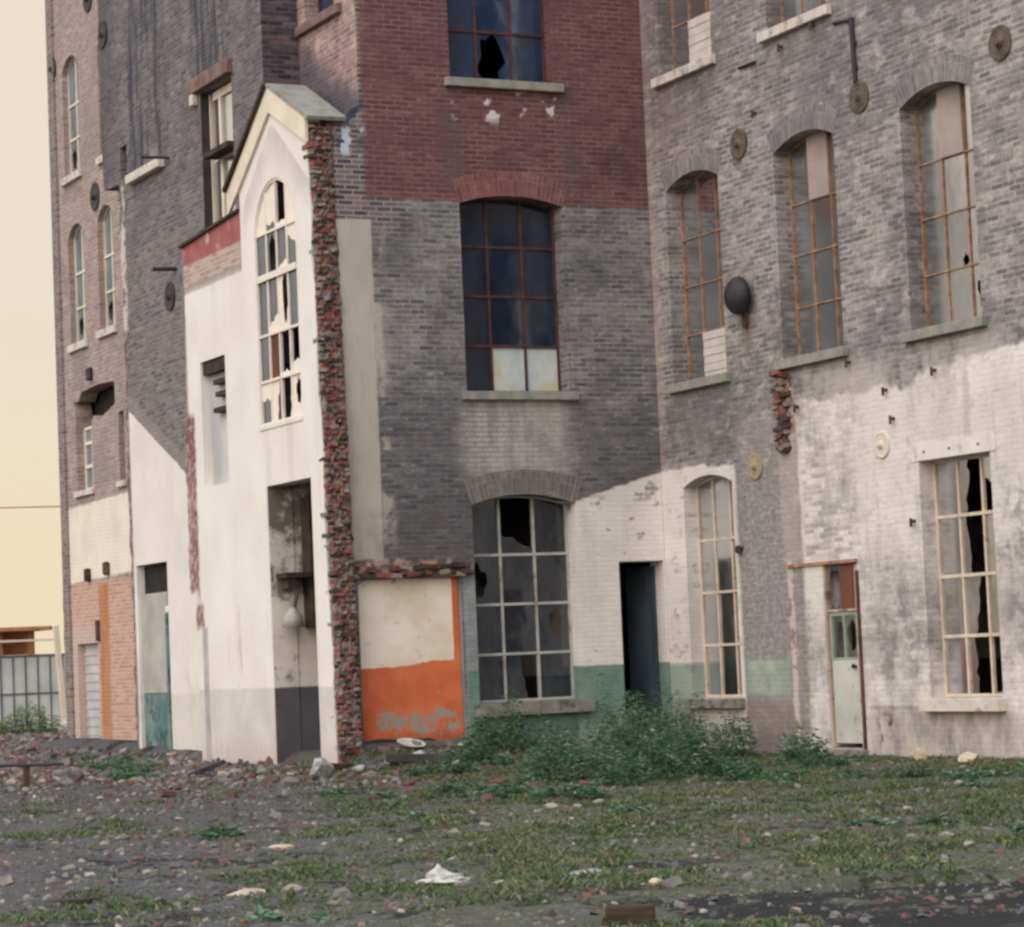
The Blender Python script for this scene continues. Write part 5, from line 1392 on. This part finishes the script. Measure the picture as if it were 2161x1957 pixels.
mb.build("grid_frame", M['dark_frame'] if False else simple("grey_steel_grid", S(84, 92, 102), S(112, 118, 124), 3, 0.6, 0.1), shed)
post = root("leaning_post", (-0.22, 27.6, 0.0), "pale leaning timber post at the end of the low shed", "post")
mb = MB(); mt = Matrix.Rotation(R_(-4.0), 4, 'Y'); mb.box((-0.06, -0.06, -0.05), (0.06, 0.06, 2.50), 0, mt); mb.build("shaft", M['rake_white'], post, bevel=0.01)
mb = MB(); mb.box((-0.14, -0.14, -0.1), (0.14, 0.14, 0.28)); mb.build("footing", M['stone_pale'], post, bevel=0.03)
cable = MB()
pts = [Vector((-4.10, 13.62, 4.36)), Vector((-6.2, 14.2, 4.25)), Vector((-9.0, 15.2, 4.22)), Vector((-13.0, 16.8, 4.27))]
cdir = []
A_, B_ = Vector((-4.2, 13.58, 4.30)), Vector((-16.0, 19.6, 4.78))
prev = A_
for k in range(1, 17):
    t = k / 16; p = A_.lerp(B_, t); p.z -= 0.06 * 4 * t * (1 - t); cable.tube(prev, p, 0.014, 6); prev = p
co = cable.build("overhead_cable", simple("rusty_cable", S(182, 120, 92), S(200, 140, 110), 3, 0.8, 0.1))
tag(co, "thin rusty cable running level from the end block across the pale sky", "cable")
pole = root("utility_pole", (-16.0, 19.6, 0.0), "timber pole carrying the rusty cable", "pole")
mb = MB(); mb.tube((0, 0, -0.3), (0, 0, 5.1), 0.12, 12, 0, 0.09); mb.build("shaft", M['timber_dark'], pole)
path = MB(); path.v = []; 
for i, (x, y) in enumerate(((-14.0, 19.2), (-3.3, 19.2), (-3.0, 20.7), (-14.0, 20.9))): path.v.append((x, y, 0.03))
path.f = [(0, 1, 2, 3)]; path.m = [0]
for i in range(4): pass
o = path.build("path", simple("pale_concrete", S(206, 190, 168), S(222, 206, 184), 2, 0.9, 0.2))
tag(o, None, None, None, "structure")

# ================================================================== VEGETATION
def mat_leaf(name, a, b, dead, patch=0.0):
    c = Ctx(name)
    isl = c.island()
    col = c.mix(c.sm(isl, 0.0, 1.0), a, b)
    if patch: col = c.mix(c.sm(c.noise(0.9, 4, 0.65), 0.46, 0.62) * patch, col, dead)
    col = c.mix(c.objrand() * 0.35, col, tuple(q * 0.55 for q in a[:3]) + (1,))
    fr = (isl * 17.3) - ((isl * 17.3)._b(0, 'FLOOR'))
    col = c.mix(c.sm(fr, 0.90, 0.95), col, dead)
    N, L = c.N, c.nt.links
    d = N.new("ShaderNodeBsdfPrincipled"); c.put(col, d.inputs['Base Color']); d.inputs['Roughness'].default_value = 0.6; d.inputs['Specular IOR Level'].default_value = 0.25
    t = N.new("ShaderNodeBsdfTranslucent"); c.put(col, t.inputs[0])
    mxs = N.new("ShaderNodeMixShader"); mxs.inputs[0].default_value = 0.3
    L.new(d.outputs[0], mxs.inputs[1]); L.new(t.outputs[0], mxs.inputs[2])
    o = N.new("ShaderNodeOutputMaterial"); L.new(mxs.outputs[0], o.inputs[0])
    return c.mat
M['leaf'] = mat_leaf("weed_leaf", S(58, 100, 80), S(120, 158, 124), S(146, 158, 112))
M['grass'] = mat_leaf("grass_blade", S(78, 98, 64), S(122, 136, 90), S(144, 136, 98), 0.6)
M['bush'] = mat_leaf("bush_leaf", S(88, 120, 80), S(142, 162, 106), S(186, 178, 110))
M['stem'] = simple("weed_stem", S(66, 84, 52), S(98, 104, 66), 6, 0.8, 0.2)

def leaf(mb, p, d, n, L, W):
    """a bent diamond leaf"""
    d = d.normalized(); sd = d.cross(n)
    if sd.length < 1e-3: sd = Vector((1, 0, 0))
    sd.normalize(); up = sd.cross(d)
    b = len(mb.v)
    mb.v += [tuple(p), tuple(p + d * L * .45 + sd * W / 2 + up * L * .08), tuple(p + d * L - up * L * .12), tuple(p + d * L * .45 - sd * W / 2 + up * L * .08)]
    mb.f.append((b, b + 1, b + 2, b + 3)); mb.m.append(0)

def weed_mesh(h, wd, seed, dens=1.0):
    r = random.Random(seed); lm = st = MB()
    ns = max(4, int(9 * wd / 0.5 * dens))
    for k in range(ns):
        a = r.uniform(0, 6.283); rr = wd / 2 * math.sqrt(r.random())
        base = Vector((rr * math.cos(a), rr * math.sin(a), -0.03))
        hh = h * (1 - 0.55 * (rr / (wd / 2)) ** 1.5) * r.uniform(.65, 1.08)
        tip = base + Vector((r.uniform(-.25, .25) * hh, r.uniform(-.25, .25) * hh, hh))
        st.tube(base, tip, 0.006, 4, 1, 0.003)
        nl = int(20 + 34 * hh)
        for i in range(nl):
            t = (i + r.random()) / nl; t = 0.08 + 0.92 * t
            p = base.lerp(tip, t); an = r.uniform(0, 6.283)
            spread = (0.20 * hh + 0.06) * (1.1 - t) * r.random()
            out = Vector((math.cos(an), math.sin(an), r.uniform(-.25, .55)))
            p2 = p + out * spread
            leaf(lm, p2, out, Vector((r.uniform(-.3, .3), r.uniform(-.3, .3), 1)), r.uniform(.05, .12), r.uniform(.022, .05))
    return lm, st
WEEDS = [(-4.84,-2.99,0.27,0.60),(-3.32,-1.07,0.48,0.52),(-2.82,-0.82,0.79,0.29),(-4.79,-5.74,0.55,0.50),(-2.69,-1.26,0.58,0.39),(-4.57,-6.32,0.66,0.60),(-2.59,-3.42,0.95,0.55),(-4.30,-7.20,0.72,0.58),(-2.33,-4.26,0.78,0.54),(-4.95,-7.63,0.50,0.47),(-3.73,-7.34,0.38,0.45),(-3.84,-8.24,0.26,0.42),(-3.68,-8.66,0.16,0.40),(-2.15,-7.04,0.28,0.39),(-3.07,-9.12,0.18,0.46),(-2.88,-9.64,0.16,0.45),(-2.94,-10.58,0.16,0.44),(-2.46,-10.77,0.20,0.39),(-6.33,5.72,0.20,0.52),(-6.91,2.17,0.20,0.54),(-5.72,8.58,0.18,0.50),(-6.1,4.4,0.17,0.6),(-7.3,1.0,0.18,0.55),(-5.5,7.0,0.16,0.5),(-6.7,3.4,0.2,0.5),(-10.55,-11.16,0.14,0.37),(-6.50,-6.98,0.19,0.52),(-6.41,-8.09,0.20,0.55),(-6.31,-9.18,0.20,0.53),(-0.62,-0.95,0.98,0.42),(-1.25,-1.55,0.75,0.55),(-0.95,-3.2,0.62,0.5),(-3.2,-4.6,0.72,0.6),(-3.45,-3.3,0.42,0.6),(-1.9,-2.4,0.8,0.6),(-3.9,-1.9,0.28,0.55),(-1.5,-5.6,0.42,0.5),(-2.9,-5.7,0.66,0.55)]
LABELS = {
 'tuft': "small leafy weed tuft in the thin grass of the yard",
 'low': "low spreading green weeds on the open yard rubble", 'mid': "knee-high bushy green weeds in the patch before the dark doorway", 'tall': "tall dark leafy weed standing against the factory wall"}
r6 = random.Random(77)
while len(WEEDS) < 74:
    x, y = r6.uniform(-13.5, -1.0), r6.uniform(-18.6, -2.0)
    if green_amt(x, y) > 0.25 and x - 0.507 * y > -4.4: WEEDS.append((x, y, r6.uniform(.05, .13), r6.uniform(.15, .4)))
for i, (x, y, h, wd) in enumerate(WEEDS):
    wd *= 1.3; h *= 1.18 if y > -5.8 else 0.9
    lm, st = weed_mesh(h, wd, 100 + i, 1.4 if h > 0.2 else 0.9)
    r_ = lm.build("weed_clump", [M['leaf'], M['stem']]); r_.location = (x, y, ground_z(x, y))
    tag(r_, LABELS['tall' if h > 0.7 else ('mid' if h > 0.3 else ('low' if h > 0.165 else 'tuft'))], "weeds", "weed clumps along the wall")
for i, (x, y, h, wd) in enumerate(((-2.75, 21.6, 0.75, 1.3), (-3.9, 21.4, 0.6, 1.0), (-2.5, 18.9, 0.42, 0.9), (-5.4, 22.0, 0.8, 1.2))):
    lm, st = weed_mesh(h, wd, 300 + i, 1.8)
    r_ = lm.build("bush", [M['bush'], M['stem']]); r_.location = (x, y, ground_z(x, y))
    tag(r_, ["round green bush in front of the gridded shed panels", "smaller green bush left of the round bush by the shed", "yellowish low bush at the foot of the end block corner", "bush half out of view beyond the shed bushes"][i], "bush")

# grass
gr = MB(); r2 = random.Random(5)
cnt = 0
for k in range(110000):
    x, y = r2.uniform(-15.5, -0.1), r2.uniform(-20.8, 3.0)
    if x > -4.9 and y > -0.15: continue
    q = Vector((x, y, 0)) - CAM
    dp = q.dot(_f); lat = q.dot(_r)
    if abs(lat) > dp * 0.215 or dp < 12.5: continue
    gA = green_amt(x, y)
    if r2.random() > gA ** 1.4 * 0.9 + 0.02: continue
    z = ground_z(x, y)
    for b in range(r2.randint(3, 6)):
        a = r2.uniform(0, 6.283); L = r2.uniform(.02, .075) * (0.6 + 0.6 * gA); wv = r2.uniform(.005, .014)
        p = Vector((x + r2.uniform(-.04, .04), y + r2.uniform(-.04, .04), z - .005))
        d = Vector((math.cos(a) * .7, math.sin(a) * .7, r2.uniform(.3, 1.0)))
        leaf(gr, p, d, Vector((r2.uniform(-.4, .4), r2.uniform(-.4, .4), 1)), L, wv * 1.6)
    cnt += 1
go_ = gr.build("grass", M['grass'])
tag(go_, "short weedy grass creeping over the rubble yard", "grass", None, "stuff")

# ================================================================== RUBBLE
def mat_gravel():
    c = Ctx("mixed_rubble_chips")
    isl = c.island()
    f1 = (isl * 9.7) - ((isl * 9.7)._b(0, 'FLOOR')); f2 = (isl * 31.3) - ((isl * 31.3)._b(0, 'FLOOR'))
    col = c.mix(f2, S(78, 77, 84), S(142, 136, 130))
    col = c.mix(c.sm(f1, 0.60, 0.64), col, c.mix(f2, S(92, 66, 64), S(126, 94, 86)))
    col = c.mix(c.sm(f1, 0.90, 0.93), col, c.mix(f2, S(150, 140, 130), S(190, 176, 162)))
    col = c.mix(c.nz(20, 3) * 0.4, col, S(88, 82, 82))
    return c.finish(col, 0.95, c.noise(30, 3), 0.4, 0.005)
def chip(mb, p, s, r):
    vs = [(-1, -1, -.5), (1, -1, -.5), (1, 1, -.5), (-1, 1, -.5), (-.7, -.7, .5), (.7, -.7, .5), (.7, .7, .5), (-.7, .7, .5)]
    a = r.uniform(0, 6.283); ca, sa = math.cos(a), math.sin(a)
    sx, sy, sz = s * r.uniform(.6, 1.3), s * r.uniform(.5, 1.0), s * r.uniform(.4, .9)
    tx, ty = r.uniform(-.4, .4), r.uniform(-.4, .4)
    b = len(mb.v)
    for v in vs:
        x_, y_, z_ = v[0] * sx * r.uniform(.7, 1.1), v[1] * sy * r.uniform(.7, 1.1), v[2] * sz * 1.2
        z_ += x_ * tx + y_ * ty
        mb.v.append((p[0] + x_ * ca - y_ * sa, p[1] + x_ * sa + y_ * ca, p[2] + z_ * 1.0))
    for f in ((0, 3, 2, 1), (4, 5, 6, 7), (0, 1, 5, 4), (1, 2, 6, 5), (2, 3, 7, 6), (3, 0, 4, 7)):
        mb.f.append(tuple(b + i for i in f)); mb.m.append(0)
gv = MB(); r3 = random.Random(9)
n = 0
while n < 27000:
    x, y = r3.uniform(-15.5, 0.0), r3.uniform(-20.8, 19.0)
    if x > -4.95 and y > -0.1 and y < 13.4: continue
    q = Vector((x, y, 0)) - CAM
    dp = q.dot(_f); lat = q.dot(_r)
    if abs(lat) > dp * 0.215 or dp < 12.5: continue
    bank = sst(x + y * 0.45, -10.5, -6.5) * sst(y, -6.0, -1.0)
    if y < 0.5 and r3.random() > 0.62 - green_amt(x, y) * 0.45 + bank * 0.38: continue
    s = 0.006 + 0.030 * r3.random() ** 4 * (1 + bank)
    if r3.random() < 0.015: s *= 2.0
    if y > 0.5: s *= 1.5
    chip(gv, (x, y, ground_z(x, y) + s * 0.2), s, r3); n += 1
gvo = gv.build("gravel", mat_gravel())
tag(gvo, "scattered chips of brick, cinder and plaster over the yard", "gravel", None, "stuff")

def mat_objrand(name, a, b, c3):
    c = Ctx(name); r = c.objrand()
    col = c.mix(r, a, b); f = (r * 7.9) - ((r * 7.9)._b(0, 'FLOOR'))
    col = c.mix(c.sm(f, 0.6, 0.75), col, c3)
    col = c.mix(c.nz(12, 5, 0.7) * 0.5, col, S(90, 84, 82))
    return c.finish(col, 0.95, c.noise(14, 5), 0.6, 0.01)
M['loose_brick'] = mat_objrand("loose_brick", S(92, 60, 56), S(124, 84, 76), S(92, 84, 82))
M['loose_stone'] = mat_objrand("loose_stone", S(124, 116, 108), S(178, 164, 148), S(104, 102, 104))
def rock_mesh(name, seed, s, m_):
    r = random.Random(seed); bm = bmesh.new(); bmesh.ops.create_icosphere(bm, subdivisions=2, radius=1.0)
    pl_ = [(Vector((r.uniform(-1, 1), r.uniform(-1, 1), r.uniform(-.6, 1))).normalized(), r.uniform(.5, .8)) for _ in range(9)]
    for v in bm.verts:
        for nn, d in pl_:
            e = v.co.dot(nn) - d
            if e > 0: v.co -= nn * e
        v.co = Vector((v.co.x * s[0], v.co.y * s[1], v.co.z * s[2])) * r.uniform(.96, 1.04)
    me = bpy.data.meshes.new(name); bm.to_mesh(me); bm.free(); me.materials.append(m_); return me
bricks = []
for i in range(4):
    q = MB(); rng2 = rng; rbox(q, (0, 0, 0), rng.uniform(.13, .22), .105, .065, 0, 0.0)
    o = q.build("brick", M['loose_brick'], bevel=0.006); bricks.append(o)
r4 = random.Random(31); first = [True] * 4
n = 0
while n < 105:
    t = r4.random()
    if t < 0.74: x, y = r4.gauss(-6.6, 1.3), r4.gauss(-2.2, 2.2)
    elif t < 0.90: x, y = r4.uniform(-6.4, -4.9), r4.uniform(-.3, 13)
    else: x, y = r4.uniform(-13.5, -4), r4.uniform(-17, -3)
    if x > -5.15 and y > -0.35: continue
    if x > -0.3: continue
    k = r4.randint(0, 3); src = bricks[k]
    o = src if first[k] else src.copy()
    if not first[k]: COL.objects.link(o)
    first[k] = False
    bs = r4.uniform(.55, 1.0); o.scale = (bs, bs, bs)
    o.location = (x, y, ground_z(x, y) + 0.02 * bs); o.rotation_euler = (r4.uniform(-.35, .35), r4.uniform(-.35, .35), r4.uniform(0, 6.28))
    tag(o, "loose broken brick lying in the rubble of the yard", "brick", "loose bricks in the yard"); n += 1
stones = [rock_mesh("stone", 50 + i, (0.10, 0.075, 0.05), M['loose_stone']) for i in range(4)]
for n in range(90):
    while True:
        x, y = r4.uniform(-14, -0.6), r4.uniform(-19.5, 1.0)
        if not (x > -5.2 and y > -0.4): break
    o = bpy.data.objects.new("stone", stones[n % 4]); COL.objects.link(o)
    s = r4.uniform(.3, .95) ** 1.3; o.scale = (s, s, s)
    o.location = (x, y, ground_z(x, y) + 0.012 * s); o.rotation_euler = (r4.uniform(-.2, .2), r4.uniform(-.2, .2), r4.uniform(0, 6.28))
    tag(o, "small loose stone lying among the yard rubble", "stone", "loose stones in the yard")
M['pale_stone'] = simple("pale_rubble_stone", S(170, 150, 130), S(212, 192, 168), 8, 0.9, 0.5, 0.02, extra=(9, 0.55, S(124, 112, 102), 0.6))
M['grey_stone'] = simple("grey_rubble_stone", S(132, 132, 136), S(184, 182, 178), 8, 0.9, 0.5, 0.02, extra=(7, 0.52, S(98, 96, 98), 0.6))
def single(name, x, y, s, seed, m_, label, cat, dz=0.0, rot=(0, 0, 0)):
    o = bpy.data.objects.new(name, rock_mesh(name, seed, s, m_)); COL.objects.link(o)
    o.location = (x, y, ground_z(x, y) + s[2] * 0.55 + dz); o.rotation_euler = rot
    return tag(o, label, cat)
single("stone", -0.42, -1.55, (.14, .09, .10), 71, M['pale_stone'], "pale buff stone perched at the top right of the weed patch", "stone", 0.0, (0, .2, .4))
single("stone", -0.62, -6.65, (.12, .10, .12), 72, M['pale_stone'], "upright pale stone under the far right ground-floor window", "stone")
single("stone", -0.50, -7.45, (.17, .12, .08), 73, M['pale_stone'], "wide pale stone at the right wall foot near the picture edge", "stone")
single("stone", -1.7, -10.6, (.16, .12, .10), 74, M['pale_stone'], "pinkish stone lying in the grass at the far right", "stone")
single("boulder", -5.75, -1.55, (.27, .20, .17), 75, M['grey_stone'], "grey white lump of masonry at the foot of the torn wall end", "boulder", 0, (0, 0, .6))
single("stone", -12.34, -16.49, (.15, .08, .03), 76, M['pale_stone'], "flat buff stone in the near left gravel", "stone")
single("stone", -10.72, -12.9, (.16, .08, .03), 77, M['pale_stone'], "thin pale flake of stone beside the small green weed", "stone")
single("stone", -10.37, -17.13, (.14, .10, .04), 78, M['grey_stone'], "flat grey slab in the near grass right of the white bag", "stone")
single("stone", -10.55, -18.35, (.07, .05, .035), 79, M['pale_stone'], "white pebble just above the wooden block", "stone")
single("stone", -7.0, -3.6, (.13, .10, .09), 80, M['loose_stone'], "brown rounded stone on the brick heap before the doorway", "stone")

# crumpled white bag
def crumple(name, s, seed, m_):
    r = random.Random(seed); bm = bmesh.new(); bmesh.ops.create_icosphere(bm, subdivisions=4, radius=1.0)
    for v in bm.verts:
        c0 = v.co.copy(); k = 1 + (fbm(c0.x * 2 + 5, c0.y * 2 + c0.z * 3 + 9, seed) - .5) * 1.1 + (fbm(c0.x * 6, c0.y * 6 + c0.z * 5, seed + 3) - .5) * .35
        v.co = Vector((c0.x * s[0] * k, c0.y * s[1] * k, max(-.3, c0.z * k) * s[2]))
        pk = max(0, 1 - ((c0.x + .35) ** 2 + c0.y ** 2) * 9); v.co.z += max(0, c0.z) * pk * s[2] * 0.9
    me = bpy.data.meshes.new(name); bm.to_mesh(me); bm.free(); me.materials.append(m_); return me
bag = bpy.data.objects.new("plastic_bag", crumple("plastic_bag", (.13, .085, .06), 4, simple("dirty_white_plastic", S(176, 174, 170), S(214, 210, 202), 9, 0.55, 0.4, spec=0.3, extra=(7, 0.54, S(122, 116, 110), 0.6)))); COL.objects.link(bag)
bag.location = (-11.11, -16.69, ground_z(-11.11, -16.69) + 0.02); bag.rotation_euler = (0, 0, -.4)
tag(bag, "crumpled white plastic bag lying on the near gravel", "bag")
def plank(name, x, y, z, size, rot, m_, label, cat):
    q = MB(); a = [v / 2 for v in size]; q.box((-a[0], -a[1], -a[2]), tuple(a))
    for i, v in enumerate(q.v): q.v[i] = (v[0] * rng.uniform(.95, 1.03), v[1] * rng.uniform(.92, 1.05), v[2] * rng.uniform(.9, 1.1))
    o = q.build(name, m_, bevel=min(size) * .12); o.location = (x, y, ground_z(x, y) + z); o.rotation_euler = rot
    return tag(o, label, cat)
M['wood_block'] = simple("wet_brown_wood", S(52, 42, 34), S(84, 68, 50), 8, 0.85, 0.5, st=(.4, 3, 3))
plank("timber_block", -11.45, -19.68, 0.045, (.25, .12, .11), (0.0, 0.02, -.46), M['wood_block'], "brown sawn timber block lying at the bottom of the picture", "timber")
plank("board", -13.29, -16.16, 0.02, (.22, .12, .035), (0, 0, -.5), M['timber_dark'], "short dark board flat on the near left gravel", "board")
plank("charred_plank", -6.55, 0.55, 0.10, (.62, .14, .06), (0.05, -.33, -.55), M['iron'], "charred black plank propped against rubble by the white wall", "plank")
plank("charred_plank", -4.55, -1.65, 0.07, (.8, .2, .10), (0, .05, -.4), M['iron'], "burnt black timber lying under the orange panel", "plank")
plank("charred_plank", -5.05, 1.1 - 1.6, 0.05, (.5, .12, .07), (0, .08, .2), M['timber_dark'], "short dark timber at the foot of the tall doorway", "plank")
q = MB(); q.lathe((0, 0, 0), (0, 0, 1), [(0, .10), (.02, .16), (.09, .30), (.11, .32), (.105, .30), (.04, .15), (.03, .08)], 26)
o = q.build("enamel_basin", simple("chipped_white_enamel", S(176, 172, 164), S(206, 200, 190), 6, 0.5, 0.2, extra=(6, 0.54, S(104, 92, 84), 0.7)), smooth=True); o.location = (-4.12, -0.5, ground_z(-4.12, -.5) + 0.05); o.rotation_euler = (R_(24), R_(6), 0); o.scale = (.62, .42, .5)
tag(o, "tipped white enamel basin under the orange panel", "basin")
for i, (x, y, s) in enumerate(((-4.75, -1.35, .10), (-4.3, -1.2, .12), (-3.4, -.55, .10), (-5.0, -.9, .13))):
    single("plaster_lump", x, y, (s, s * .8, s * .5), 90 + i, M['grey_stone'], ["white plaster lump beside the burnt timber", "plaster lump just in front of the basin", "plaster lump right of the enamel basin", "plaster lump against the torn brick wall end"][i], "plaster lump")
bar = root("iron_trestle", (-8.59, 1.37, ground_z(-8.59, 1.37)), "rusty iron bar resting on a short post at the far left", "iron bar")
q = MB(); q.tube((-1.3, .55, .30), (0.42, -.22, .27), 0.022, 8); q.build("bar", M['iron'], bar)
q = MB(); q.box((-.035, -.035, -.1), (.035, .035, .27)); q.build("post", M['rust'], bar)
